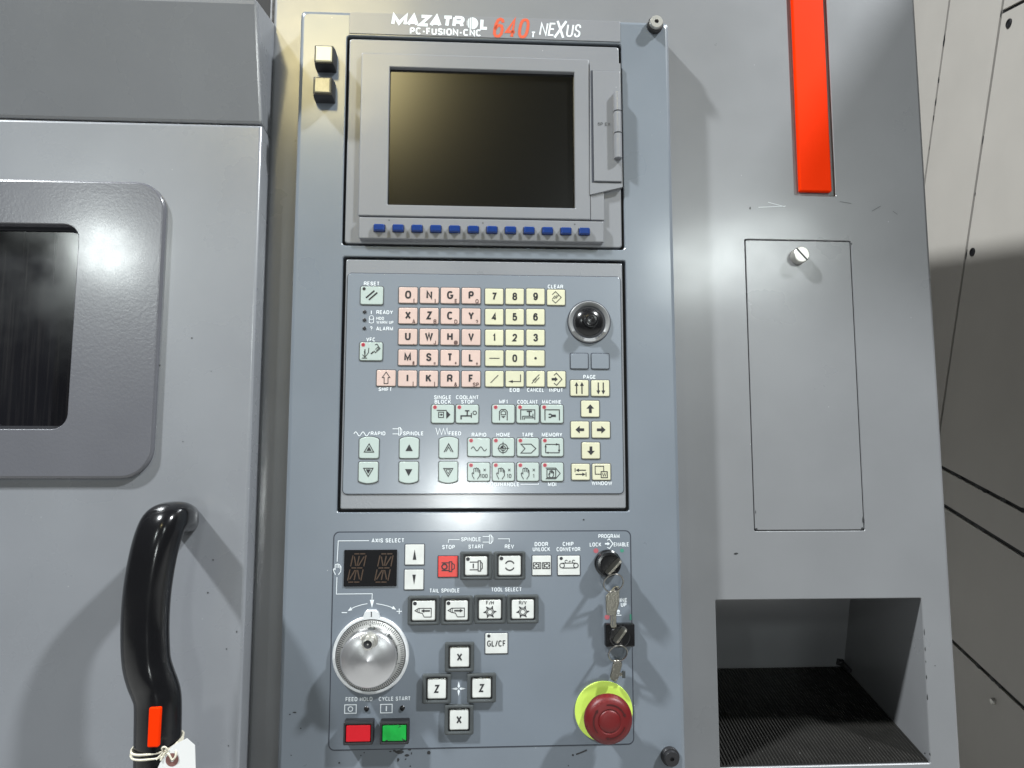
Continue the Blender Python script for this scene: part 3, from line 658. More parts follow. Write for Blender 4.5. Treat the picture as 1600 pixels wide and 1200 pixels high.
m_ = wdisc(1553, 1096, [(.006, 0), (.006, .003), (.0045, .005), (.002, .0055)], 'bolt'); m_.build('round_screw', beige)

# ================================================================ CONTROL PANEL
pf = rect((470, 15), (1045, 35), (1072, 1200), (432, 1200))
pu0, pu1, pv1 = pf[0]-pf[2]/2, pf[0]+pf[2]/2, P(757, 25)[1]; pv0 = -.43
panel = thing('control_panel', ((pu0+pu1)/2, pv0, HC), 'blue grey machine control panel with dark screen, coloured keyboard and buttons on the grey column', 'control panel')
mon = rect((541, 56), (972, 68), (975, 391), (535, 383)); kb = rect((536, 400), (977, 407), (984, 800), (526, 800))
mb = MB()
mb.plate(lambda i: rr((pu0+pu1)/2, (pv0+pv1)/2, pu1-pu0-2*i, pv1-pv0-2*i, .005, 4),
         [lambda i: rr(mon[0], mon[1], mon[2]-2*i, mon[3]-2*i, .004, 3), lambda i: rr(kb[0], kb[1], kb[2]-2*i, kb[3]-2*i, .003, 3)], HC+.0005, 0, 'panel', bev=.0045, hole_to=-.012)
mb.build('faceplate', panel)
mb = MB()
for c in (mon, kb): mb.box(c[0]-c[2]/2-.002, c[0]+c[2]/2+.002, c[1]-c[3]/2-.002, c[1]+c[3]/2+.002, -.016, -.012, 'dark')
mb.build('cutout_back', panel)
# small chips on the faceplate
mb = MB()
for px, py, w_, h_ in ((670, 1176, 8, 10), (460, 1113, 8, 3), (453, 1116, 4, 2.5), (455, 1180, 3, 2.5), (530, 1192, 4, 4), (564, 1180.5, 3, 3.5), (569, 1176, 3, 3), (641, 1197, 3, 4),
                       (912, 812, 4, 4), (629, 1169, 24, 7), (624, 1175, 20, 8), (636, 1180, 9, 5), (616, 1173, 8, 5), (622, 1187, 6, 8), (634, 1186, 4, 3), (610, 1174, 6, 3), (640, 1171, 8, 5), (643, 1177, 3, 5), (470, 1138, 3, 3), (888, 1196, 3, 3)):
    chip(px, py, w_, h_, PR*1.4, 0)
Ico(mb, 906, 1176, PR, 'chip').line([(-6, 2.5), (4, -1), (11, -4)], 2).dot(-11, 3.5, 1.6)
mb.build('paint_chips', panel, kind='stuff')
# title strip
t_ = rect((546, 20), (968, 33), (970, 66), (546, 53))
mb = MB(); mb.rrect(t_[0], t_[1], t_[2], t_[3]*.98, .0006, -.001, .0007, 'monitor', .0004)
strip = mb.build('title_strip', panel)
mb = MB(); hz = .0007+PR
def tx(st, px, py, cap, wd=None, bold=.02, shear=0, m='white', h=None):
    c = P(px, py); mb.text(st, c[0], c[1], cap*KY(px, py), hz if h is None else h, m, wd*KX(px, py) if wd else None, bold, shear)
tx('MAZATR', 669, 33.2, 18, 116, .068, .12); tx('L', 757, 38.2, 18, 14, .068, .05)
i_ = Ico(mb, 738, 37, hz, 'white')
for a, b in ((-8.6, -7.6), (-6.6, -5.2), (-4.2, -2.2)):
    i_.poly([(x, -math.sqrt(max(0, 84-x*x))) for x in (a, b)]+[(x, math.sqrt(max(0, 84-x*x))) for x in (b, a)])
xs = [-1.2+10.3*i/8 for i in range(9)]
i_.poly([(x, -math.sqrt(max(0, 84-x*x))) for x in xs]+[(x, math.sqrt(max(0, 84-x*x))) for x in xs[::-1]])
tx('PC-FUSION-CNC', 696.5, 50.4, 11, 112, .045)
tx('640', 799, 44.4, 32, 60, .018, .22, 'orangeink')
tx('T', 833, 55, 10, 8.5, .04, .1)
tx('NE', 855.5, 46.3, 21, 27, .014, .22); tx('X', 875.5, 46.5, 30, 22, .008, .25); tx('US', 896.3, 48.6, 21, 25, .014, .22)
mb.build('title_lettering', strip, smooth=0)
# power buttons
for px, py, px2, py2, m_, lb in ((511, 99, 507.6, 88.5, 'cream', 'cream power button'), (509, 147, 505.5, 137, 'sheencap', 'dark power button with painted sheen')):
    c = P(px, py); pb = sub('power_button', (*c, 0), panel, lb)
    k = KX(px, py); a, b = 31*k, 31*k
    mb = MB(); hb = .019
    mb.loops([(rr(c[0], c[1], a, b, .001), 0), (rr(c[0], c[1], a, b, .001), .010), (rr(c[0], c[1], a*.92, b*.92, .001), hb)], 'blackm', topmat='blackm')
    mb.build('housing', pb)
    mb = MB(); mb.rrect(c[0], c[1], a*.80, b*.80, .0012, hb-.001, hb+.0022, m_, .0012); mb.build('cap', pb)
# cap screws
for px, py, m1, r in ((1022.5, 41.5, 'bolt', 12.3), (1046, 1180.5, 'blackm', 14)):
    c = P(px, py); k = KX(px, py); cs = sub('cap_screw', (*c, 0), panel)
    mb = MB(); mb.lathe(*c, [(r*k, 0), (r*k, .005), (r*k*.92, .0062), (r*k*.7, .0063)], 'blackm', 28); mb.build('washer', cs)
    mb = MB(); h6 = circ(*c, 3.6*k, 6)
    mb.lathe(*c, [(r*.82*k, .006), (r*.82*k, .0100), (r*.76*k, .0112)], m1, 28, cap=False)
    mb.fill(circ(*c, r*.76*k, 28), [h6], .0112, m1)
    mb.loops([(h6, .0085), (h6, .0112)], m1, top=False); mb.poly(h6, .0085, 'ink'); mb.build('head', cs)

# ---------------------------------------------------------------- monitor
hm = -.001
ms = rect((545, 61), (968, 72), (971, 387), (539.5, 379))
sc = rect((609, 109), (898, 113), (897, 326), (606, 322))
mb = MB(); mb.plate(lambda i: rr(ms[0], ms[1], ms[2]-2*i, ms[3]-2*i, .003, 3), [lambda i: rr(sc[0], sc[1], sc[2]+.003-2*i, sc[3]+.003-2*i, .001, 2)], -.012, hm, 'monitor', .001)
monitor = mb.build('monitor', panel, label='monitor with dark screen and blue soft keys')
bz = rect((565, 84), (919, 96), (943, 340), (561.5, 338)); sc = rect((609, 109), (898, 113), (897, 326), (606, 322))
bzu0 = P(563, 210)[0]; bzu1 = P(920.5, 200)[0]; bzv1 = P(742, 90)[1]; bzv0 = P(750, 341.5)[1]
hb_ = .0035
mb = MB()
bzc = ((bzu0+bzu1)/2, (bzv0+bzv1)/2, bzu1-bzu0, bzv1-bzv0)
mb.plate(lambda i: rr(bzc[0], bzc[1], bzc[2]-2*i, bzc[3]-2*i, .0008, 2), [lambda i: rr(sc[0], sc[1], sc[2]-2*i, sc[3]-2*i, .0012, 3)], hm, hb_, 'monitor', bev=.001, hole_to=-.004)
mb.build('bezel', monitor)
mb = MB(); mb.fill(rr(sc[0], sc[1], sc[2]+.004, sc[3]+.004, .001), [], -.0025, 'screen'); mb.build('screen', monitor, smooth=0)
mb = MB()                                                      # bezel wing under the card door
wgu0, wgu1 = bzu1-.0002, P(943.5, 330)[0]; wgv1 = P(930, 300)[1]
mb.box(bzu1+.0003, wgu1, bzv0, wgv1, hm, hb_-.0006, 'monitor', .0006); mb.build('bezel_wing', monitor)
ks = rect((561, 338), (944, 347), (943, 380), (561, 371), .006)
mb = MB(); mb.rrect(ks[0], ks[1], ks[2], ks[3], .0012, hm, .0062, 'monitor', .0010); mb.build('soft_key_bar', monitor)
mb = MB()
for px, py in ((608, 344), (754.5, 348.5), (898, 350.5)):
    c = P(px, py, .0062); mb.disc(*c, .0009, .0062+PR, 'keyline', 10)
mb.build('bar_mark', monitor, smooth=0, kind='stuff')
kc = [(592.6, 355.7), (622, 356.6), (652, 357.3), (681.4, 358), (710.8, 358.8), (739.9, 359.5), (768.7, 360), (797.8, 360.5), (826.6, 361), (855.4, 361.4), (884.5, 361.7), (913, 362)]
p0, p1 = P(*kc[0], .008), P(*kc[-1], .008)
mb = MB(); k = KX(750, 360, .008); proto = None
for i in range(12):
    cu_ = p0[0]+(p1[0]-p0[0])*i/11; cv_ = (p0[1]+p1[1])/2
    if proto is None:
        mb = MB(); mb.rrect(cu_, cv_, 18.6*k, 12.6*k, .0012, .0060, .0064, 'ink')
        mb.rrect(cu_, cv_, 17*k, 11*k, .0012, .0062, .0108, 'blue', .0014, bn=3)
        proto = mb.build('soft_key', monitor, origin=(cu_, cv_, .0062))
    else:
        o = proto.copy(); link(o, (cu_, cv_, .0062), monitor)
# card door on its raised plate
hp = .0045
pp = [P(x, y, hp) for x, y in ((921.5, 97), (969.5, 99), (973, 292), (922, 304))]
mb = MB(); mb.loops([(pp[::-1], hm), (pp[::-1], hp)], 'monitor'); mb.build('card_door_plate', monitor, smooth=0)
cd = rect((926.5, 111.5), (969, 111.5), (969.5, 284), (926, 284), hp)
mb = MB(); mb.rrect(cd[0]-.0008, cd[1]-.0004, cd[2]+.0022, cd[3]+.0018, .0006, hp-.001, hp+.0002, 'outline'); mb.build('card_door_gap', monitor, smooth=0)
mb = MB(); mb.rrect(cd[0]+.0006, cd[1], cd[2], cd[3], .0006, hp-.001, hp+.0014, 'monitor', .0008)
tx('6P EX.', 943, 197.5, 5, 21, .01, 0, 'keyline', hp+.0014+PR)
mb.build('card_door', monitor)
hg = P(965.5, 196, .010)
for y0, y1 in ((145, 173.5), (175.5, 207.5), (209.5, 247)):
    mb = MB(); a, b = P(965, y0, .009)[1], P(965, y1, .009)[1]
    mb.tube([(hg[0], a, .009), (hg[0], b, .009)], .0044, 'monitor', 18)
    mb.box(hg[0]-.0044, hg[0]+.0044, b+.0002, a-.0002, .004, .008, 'monitor')
    mb.build('hinge_knuckle', monitor)

# ---------------------------------------------------------------- keyboard
kf = rect((541, 405), (972, 411), (979, 795), (531, 795))
mb = MB(); mb.rrect(kf[0], kf[1], kf[2], kf[3], .002, -.012, -.001, 'kbframe', .0012)
keyboard = mb.build('keyboard', panel, label='keyboard of pink, yellow and pale green keys')
mf = rect((543, 427), (969, 432.5), (974.5, 770), (536, 773))
H0 = .0002
mb = MB(); mb.rrect(mf[0], mf[1], mf[2]+.0014, mf[3]+.0014, .005, -.0012, -.0007, 'outline')
mb.rrect(mf[0], mf[1], mf[2], mf[3], .0045, -.0012, H0, 'membrane', .0005); mb.build('membrane', keyboard)
KH = .0014; LH = KH+PR
def led(i, x, y, red=True):
    i.dot(x, y, 3.1 if red else 2.6, 'ledpink' if red else 'keyline')
    i.h += .0001; i.dot(x, y, 2.2 if red else 1.9, 'ledred' if red else 'ink'); i.h -= .0001
def key(px, py, w_, h_, m, draw, label, r=2.2, ledm=None, parent=None, shape=None, name='key', dome=.0007, outline='keyline'):
    mb_ = MB(); c = P(px, py); kx_, ky_ = KX(px, py), KY(px, py)
    W_, H_ = w_*kx_, h_*ky_
    if shape is None:
        mb_.rrect(c[0], c[1], W_+1.6*kx_, H_+1.6*ky_, r*kx_, H0-.0002, H0+.0004, outline, n=4)
        mb_.rrect(c[0], c[1], W_-.6*kx_, H_-.6*ky_, (r-.3)*kx_, H0, KH, m, dome, n=4)
    else:
        def outl(e):
            top = [(math.cos(rad(a))*(W_/2-e), 0) for a in ()]
            pts = []; hw, hh = W_/2-e, H_/2-e; cr = r*kx_; bul = .10*H_
            for sx, a0 in ((1, 270), (1, 0)) if False else (): pass
            s_ = shape
            # flat edge with small corners opposite the bulged edge
            for i in range(5):
                a = rad(180+90*i/4); pts.append((-hw+cr+cr*math.cos(a), -hh+cr+cr*math.sin(a)))
            for i in range(5):
                a = rad(270+90*i/4); pts.append((hw-cr+cr*math.cos(a), -hh+cr+cr*math.sin(a)))
            for i in range(13):
                t = 1-2*i/12; pts.append((hw*t, hh-bul*(t*t)*(1.0 if abs(t) < .99 else 1.25)))
            if s_ < 0: pts = [(x, -y) for x, y in pts][::-1]
            return [(c[0]+x, c[1]+y) for x, y in pts]
        mb_.loops([(outl(-.8*kx_), H0-.0002), (outl(-.8*kx_), H0+.0004)], outline)
        mb_.loops([(outl(.3*kx_), H0), (outl(.3*kx_), KH-dome), (outl(.3*kx_+dome*.3), KH-dome*.3), (outl(.3*kx_+dome), KH)], m)
    i = Ico(mb_, px, py, LH, 'ink')
    if draw: draw(i)
    if ledm is not None: led(i, -w_/2+5.6, -h_/2+4.2, ledm)
    return mb_.build(name, parent or keyboard, origin=(c[0], c[1], H0), label=label)
LX = [(637.9, 636.8), (670.9, 669.8), (703.4, 702.8), (736.2, 736)]; LY = [461.6, 493.7, 526.4, 558.8, 591.6]
LET = ['ONGP', 'XZCY', 'UWHV', 'MSTL', 'IKRF']; SUB = [['(', ')', 'E', 'Q'], ['A', 'B', 'D', '?'], [',', 'J', '@', ''], ['#', '=', '*', '+'], ['[', ']', '&', 'SP']]
for r_ in range(5):
    for c_ in range(4):
        a, b = LX[c_]; px = a+(b-a)*r_/4; py = LY[r_]+.6*c_*.5
        L, S_ = LET[r_][c_], SUB[r_][c_]
        def dr(i, L=L, S_=S_):
            i.text(L, 0, -.8, 12.6, None, .042)
            if S_: i.text(S_, 9.2 if len(S_) < 2 else 7.5, 8.6, 6.6, None, .028, m='subink')
        key(px, py, 29.6, 25.4, 'pink', dr, 'pink key marked '+L)
def shift(i): i.line([(0, -9.5), (6, -1), (3, -1), (3, 8.5), (-3, 8.5), (-3, -1), (-6, -1)], 1.1, True)
key(603.5, 591, 30, 25.6, 'pink', shift, 'pink shift key with outlined arrow')
NX = [772.1, 804.2, 836.6]; NY = [463.6, 495.5, 527.8, 560, 592.3]
def nslash(i): i.line([(-6, 6), (6, -6)], 1.2)
def neob(i): i.line([(9, -7), (9, 4), (-4, 4)], 1.2).poly([(-10, 4), (-3, 1.8), (-3, 6.2)])
def ncan(i): i.line([(-4.5, 3), (6, -7), ], 1.1).line([(-6, 7), (-1.5, 2.2)], 1.1).line([(-1, 1.8), (1.5, -.8)], 1.1).line([(-1.5, 6), (6, -2.5)], 1.1)
def ndash(i): i.line([(-8, 0), (8, 0)], 1.2)
def ndot(i): i.dot(0, 0, 2)
NK = [['7', '8', '9'], ['4', '5', '6'], ['1', '2', '3'], [ndash, '0', ndot], [nslash, neob, ncan]]
NL = {ndash: 'dash', ndot: 'dot', nslash: 'slash', neob: 'end of block arrow', ncan: 'cancel strokes'}
for r_ in range(5):
    for c_ in range(3):
        e = NK[r_][c_]
        f = (lambda i, e=e: i.text(e, 0, 0, 12, None, .04)) if isinstance(e, str) else e
        key(NX[c_]+(0 if c_ else .1*r_), NY[r_], 28.8, 25.2, 'yellow', f, 'yellow key marked '+(e if isinstance(e, str) else NL[e]))
def clr(i):
    i.line([(-6, -4), (-1, -9), (8, 0), (-1, 9), (-6, 4)], 1.1)
    for k_ in (-2.5, .5, 3.2): i.line([(k_-3.5, 2.5-k_*.2), (k_+.8, -3.2-k_*.2)], 1.0)
def inp(i): i.line([(-4, -6), (0, -9.5), (8.5, 0), (0, 9.5), (-4, 6)], 1.2).arrow(-7.5, 0, 2, 0, 3.6, 4.2, 3.8)
key(868.7, 465, 28.4, 25, 'yellow', clr, 'yellow clear key with crossed-out diamond'); key(869.3, 592.7, 28.8, 25.4, 'yellow', inp, 'yellow input key with arrow into a diamond')
def pup(i): i.arrow(-4.6, 9, -4.6, -9.5, 1.7, 6, 3).arrow(3.8, 9, 3.8, -9.5, 1.7, 6, 3)
def pdn(i): i.arrow(-3.2, -9, -3.2, 9.5, 1.7, 6, 3).arrow(4.6, -9, 4.6, 9.5, 1.7, 6, 3)
key(905.2, 606.5, 28.6, 25.4, 'yellow', pup, 'yellow page up key'); key(937.7, 606.8, 28.6, 25.4, 'yellow', pdn, 'yellow page down key')
for px, py, dx, dy, nm in ((922, 638.9, 0, -1, 'up'), (905.9, 671.4, -1, 0, 'left'), (938.8, 671.6, 1, 0, 'right'), (923, 704.1, 0, 1, 'down')):
    key(px, py, 28.6, 26, 'yellow', lambda i, dx=dx, dy=dy: i.arrow(-6.5*dx, -6.5*dy, 7*dx, 7*dy, 4.2, 6.6, 6), 'yellow key with '+nm+' arrow')
def tab(i): i.line([(-8.8, -6), (-8.8, 0)], 1.2).arrow(8.2, -2.8, -7.8, -2.8, 1.4, 5, 2.6).line([(8.2, .4), (8.2, 7)], 1.2).arrow(-8.2, 3.6, 7.4, 3.6, 1.4, 5, 2.6)
def wnd(i): i.line([(3.4, -1), (3.4, -9), (-9.8, -9), (-9.8, 3.4), (-1, 3.4)], 1.1).rectl(-.6, -.6, 9, 8.8, 1.2).text('W', 4.3, 4.2, 6, 7, .01)
key(907.1, 737.4, 28.6, 25.8, 'yellow', tab, 'yellow tab key'); key(939.5, 737.4, 28.8, 26, 'yellow', wnd, 'yellow window key')
for px, py in ((905, 564.3), (937.7, 564.5)):
    key(px, py, 27.6, 24.2, 'membrane', None, 'blank grey key', name='blank_key', dome=.0004, outline='outline')
# mint keys
def rst(i): i.line([(-9, 4), (4, -7.5)], 2.4).line([(-4.5, 7), (8.5, -4.5)], 2.4)
key(581.2, 462, 35.6, 28.8, 'mint', rst, 'pale green reset key', 3.2, False)
def vfc(i):
    i.line([(-9.5, -3.5), (-9.5, 9)], 1.4).line([(-3.5, -5.5), (-4, 2), (-9.5, 9.5)], 1.1).line([(-13, 5), (-8.5, 10.5)], 1.1).line([(-14, 10.5), (-6, 10.5)], 1.1).poly([(-11, -.5), (-8.4, 2), (-9.5, 9)])
    i.line([(0, 4), (4, .5)], 2.2).line([(6, -10), (9, -11.5), (14, -4.5), (7, 2), (4.5, -1)], 1.2).line([(6.5, -3), (10.5, -7), (12, -5), (8, -1.2)], .9)
key(580, 549.3, 36, 29, 'mint', vfc, 'pale green VFC key', 3.2, True)
def sblk(i): i.line([(-9.5, -5.6), (6, -5.6)], 1.3).poly([(5.5, -5.6), (12, 1), (6.5, 7), (5.5, 7)]).rectl(-6.5, -2.8, 1.2, 5.5, 1.1).arrow(-5, 1.2, .4, 1.2, 1.4, 3.2, 2)
def cstp(i): i.line([(-9.5, 8.5), (-9.5, 3), (6.5, 3)], 2).line([(6.5, -1.5), (6.5, 6)], 1.3).line([(0, 3), (0, -4.6)], 1.9).line([(-3.4, -5), (3.4, -5)], 1.9).circle(11.8, -1.8, 2.8, 1.2, 12)
key(691.9, 646.9, 35.8, 29.4, 'mint', sblk, 'pale green single block key', 3.4, True); key(730, 646.9, 35.8, 29.4, 'mint', cstp, 'pale green coolant stop key', 3.4, True)
def mf1(i): i.line([(-6, 10), (-6, -4), (-3, -7), (3, -7), (6, -4), (6, 10)], 1.3).line([(-3.5, 1.2), (-3.5, -3), (-1, -4.8), (1, -4.8), (3.5, -3), (3.5, 1.2)], 1.1, True).poly([(-3.5, 3.5), (3.5, 3.5), (0, 6.5)])
def cool(i): i.line([(-11, 9), (-11, -6.5), (11, -6.5), (11, 9)], 1.3).line([(-8, 9), (-8, 3.5), (8, 3.5)], 1.1).line([(-5.5, 9), (-5.5, 6), (10, 6)], 1.1).line([(2.5, 3.5), (2.5, -3.5)], 1.8).line([(-1.5, -4), (6.5, -4)], 1.8).line([(8, -.5), (8, 6)], 1.1)
def mach(i): i.line([(-11, 10), (-11, -6.5), (11.5, -6.5), (11.5, 10)], 1.4).line([(-1.5, 2.8), (6, 2.8)], 3.4).arc(-3.2, 2.8, 2.6, -140, 140, 1.8)
key(786.4, 646.9, 35.4, 29.4, 'mint', mf1, 'pale green MF1 key', 3.4, True); key(824.5, 646.9, 35.4, 29.4, 'mint', cool, 'pale green coolant key', 3.4, True); key(862.3, 646.9, 35.4, 29.4, 'mint', mach, 'pale green machine key with spanner', 3.4, True)
def wave(i): i.line([(-12+24*t/24, 2.5-3.2*math.sin(t/24*4*math.pi)) for t in range(25)], 1.2)
def home(i): i.circle(-.5, 1.5, 7, 1.2).circle(-.5, 1.5, 3.8, 1.1, 14).line([(-9, 1.5), (9, 1.5)], 1.1).line([(-.5, -8.5), (-.5, 10.5)], 1.1).poly([(-.5, 1.5), (-3.9, 1.5), (-3, -1.2), (-.5, -2.1)])
def tape(i): i.line([(-11, -5), (5, -5), (12.5, 2), (5, 9), (-11, 9), (-4.5, 2)], 1.3, True)
def memo(i): i.line([(-10.5, 8.5), (-10.5, -4.6)], 1.2).line([(-10.5, -4.6), (10.5, -4.6), (10.5, 8.5), (-10.5, 8.5)], 1.2).poly([(10.5, -4.6), (5.5, -6.4), (5.5, -2.8)]).poly([(10.5, 8.5), (8.7, 3.8), (12.3, 3.8)]).poly([(-10.5, 8.5), (-6, 6.8), (-6, 10.2)]).poly([(-10.5, -4.6), (-12.2, 0), (-8.8, 0)])
key(748.2, 698.9, 35.4, 29.4, 'mint', wave, 'pale green rapid key with wavy line', 3.4, True); key(786.4, 698.9, 34.6, 29.4, 'mint', home, 'pale green home key with target mark', 3.4, True)
key(824.7, 698.9, 34.6, 29.4, 'mint', tape, 'pale green tape key with ribbon mark', 3.4, True); key(862.9, 698.9, 34.6, 29.4, 'mint', memo, 'pale green memory key with arrow loop', 3.4, True)
def hand(i, x=-5, y=2, k=1.0):
    q = lambda a: [(x+p*k, y+r*k) for p, r in a]
    i.line(q([(-2.8, -3), (-2.8, -7), (-1.2, -8), (.2, -7.6), (.2, -2)]), 1.0).line(q([(.2, -7.4), (1.6, -8.6), (2.6, -7.6), (2.6, -2)]), 1.0).line(q([(2.6, -7), (4.2, -7.6), (5, -6.2), (5, -1)]), 1.0)
    i.line(q([(5, -5), (6.2, -5), (6.8, -3.4), (6.6, 4), (4, 7.5), (3, 9.5)]), 1.1).line(q([(-2.8, -3), (-2.8, 1), (-4.6, -.8), (-5.6, .4), (-4.4, 5), (-2.6, 7.4), (-2.2, 9.5)]), 1.1)
def jog(n_): return lambda i: (hand(i), i.line([(7.4, -5), (11, -1.2)], .9).line([(7.4, -1.2), (11, -5)], .9).text(n_, 9 if len(n_) < 3 else 8, 6.2, 6.4, None, .012))
key(748, 737.4, 35.2, 29.6, 'mint', jog('100'), 'pale green jog key marked x 100', 3.4, True); key(786.4, 737.4, 34.8, 29.6, 'mint', jog('10'), 'pale green jog key marked x 10', 3.4, True); key(824.7, 737.4, 34.8, 29.6, 'mint', jog('1'), 'pale green jog key marked x 1', 3.4, True)
def mdi(i): i.line([(-10.5, -6.2), (5, -6.2), (12, 2.2), (5, 10.5), (-10.5, 10.5)], 1.2).rectl(-8.6, -4, 5, 8.6, 1.2); hand(i, -2.4, 3, .62)
key(863, 737.4, 34.6, 29.6, 'mint', mdi, 'pale green MDI key with hand in a box', 3.4, True)
def tri(sgn, kind):
    def f(i):
        t = lambda k_: [(-8*k_, 7*k_*sgn), (8*k_, 7*k_*sgn), (0, -7*k_*sgn)]
        if kind == 0: i.line([(p[0], p[1]+sgn*.5) for p in t(.92)], 1.3, True).poly([(p[0], p[1]+1.6*sgn) for p in t(.5)])
        if kind == 1: i.poly([(p[0]*.8, p[1]*.86) for p in t(.9)])
        if kind == 2: i.line([(-7, 7*sgn), (0, -6*sgn), (7, 7*sgn)], 1.4).line([(-4.2, 6.5*sgn), (0, -1*sgn), (4.2, 6.5*sgn)], 1.0)
        if kind == 3: i.line([(p[0], p[1]) for p in t(.9)], 1.2, True).line([(p[0]*.5, p[1]*.5+1.2*sgn) for p in t(.9)], .9, True)
    return f
key(576.9, 699.4, 31, 34.4, 'mint', tri(1, 0), 'pale green rapid override up key', 3, None, shape=1); key(575.7, 738.5, 31, 34.4, 'mint', tri(-1, 0), 'pale green rapid override down key', 3, None, shape=-1)
key(639.5, 699.4, 30.6, 34.4, 'mint', tri(1, 1), 'pale green spindle override up key', 3, None, shape=1); key(638.7, 738.4, 30.6, 34.4, 'mint', tri(-1, 1), 'pale green spindle override down key', 3, None, shape=-1)
key(701, 699.4, 30, 34.2, 'mint', tri(1, 2), 'pale green feed override up key', 3, None, shape=1); key(700.4, 738.2, 30, 34.2, 'mint', tri(-1, 3), 'pale green feed override down key', 3, None, shape=-1)
# captions
mb = MB(); hz = H0+PR
CAP = 5.6
for s_, px, py, wd in (('RESET', 580.8, 443.2, 24.5), ('READY', 601, 488, 26), ('HDD', 594.2, 497.6, 12), ('WARM UP', 601.5, 503.8, 26.5), ('ALARM', 601, 513.6, 26.5), ('VFC', 579.6, 530.6, 14.5), ('SHIFT', 602, 608.2, 21),
                       ('CLEAR', 867.8, 448, 24), ('EOB', 804, 609.4, 15.5), ('CANCEL', 836.8, 609.4, 26.5), ('INPUT', 869, 609.6, 21.5), ('PAGE', 921, 589, 19.5), ('SINGLE', 691.7, 620.8, 27), ('BLOCK', 691.9, 627.8, 25.5),
                       ('COOLANT', 730.2, 620.8, 35.5), ('STOP', 730.2, 627.8, 19.5), ('MF1', 786.7, 627.8, 13.5), ('COOLANT', 824.3, 628, 32), ('MACHINE', 862, 628, 30), ('RAPID', 748.4, 679.3, 23), ('HOME', 786.4, 679.3, 21.5),
                       ('TAPE', 824.5, 679.3, 18), ('MEMORY', 862.5, 679.3, 32), ('JOG/HANDLE', 786.4, 756.8, 50), ('MDI', 862.6, 756.6, 13), ('WINDOW', 940.4, 755, 32), ('RAPID', 590.8, 677.2, 23), ('SPINDLE', 645.8, 677.2, 32), ('FEED', 710.8, 677.2, 19.5)):
    mc, mb = mb, MB(); tx(s_, px, py, CAP+.5 if s_ not in ('HDD', 'WARM UP') else 4.8, wd, .0299); mb.build('printed_caption', keyboard, smooth=0, label='white caption '+s_); mb = mc
i = Ico(mb, 580.3, 488, hz, 'white').line([(0, -2.5), (0, 2.8)], 1.3)
i = Ico(mb, 580.4, 500, hz, 'white').line([(-3.4, -3.5), (-3.4, 4), (0, 5), (3.4, 4), (3.4, -3.5)], .9); i.circle(0, -3.5, 3.3, .8, 12)
tx('?', 580.2, 513.4, 7, None, .02)
Ico(mb, 565.5, 678, hz, 'white').line([(-12.5+25*t/24, -3.2*math.sin(t/24*4.4*math.pi)) for t in range(25)], 1.2)
def spin(i, k=1.0): i.line([(-8*k, -4*k), (2*k, -4*k)], 1.1).line([(-8*k, 4*k), (2*k, 4*k)], 1.1).rectl(1.5*k, -6*k, 4*k, 6*k, 1).line([(4*k, -5.4*k), (6.4*k, -2.5*k), (6.4*k, 2.5*k), (4*k, 5.4*k)], 1.1)
spin(Ico(mb, 621.5, 674, hz, 'white'))
Ico(mb, 690, 673.5, hz, 'white').line([(-9, -5), (-6, 5.5), (-3, -4), (0, 5.5), (3, -4), (5.5, 5.5), (8.5, -5), (10, 4.5)], 1.1)
Ico(mb, 786.4, 756.8, hz, 'white').line([(-53, -1.8), (-53, 0), (-27, 0)], 1).line([(27, 0), (55, 0), (55, -1.8)], 1)
mb.build('printed_symbols', keyboard, smooth=0, kind='stuff')
mb = MB()
for px, py in ((569.9, 487.3), (569.7, 500), (569.5, 513)):
    c = P(px, py); k = KX(px, py); mb = MB(); mb.lathe(*c, [(2.9*k, H0-.0003), (2.9*k, H0+.0005), (2*k, H0+.0008)], 'ink', 14); mb.build('status_lamp', keyboard)
# joystick
c = P(920.3, 503.4); k = KX(920, 503)
mb = MB(); mb.lathe(*c, [(34*k, H0-.0004), (34*k, H0+.0006), (32.6*k, H0+.0007)], 'outline', 40); 
mb.lathe(*c, [(32.4*k, H0), (32.4*k, H0+.0022), (31*k, H0+.003), (27.5*k, H0+.0022), (25.4*k, H0+.0004)], 'bezelring', 44, cap=False)
mb.lathe(*c, [(25.5*k, H0+.0005), (24*k, H0+.0008)], 'ink', 40)
mb.lathe(*c, [(22*k, H0+.0008), (19*k, H0+.003), (14*k, H0+.0045), (12*k, H0+.005)], 'black', 40)
mb.lathe(*c, [(9*k, H0+.004), (8.5*k, H0+.009), (10.5*k, H0+.0115), (11.3*k, H0+.0135), (10.3*k, H0+.0155), (8*k, H0+.0162), (4*k, H0+.0158), (.5*k, H0+.0156)], 'black', 32)
mb.build('joystick', keyboard)

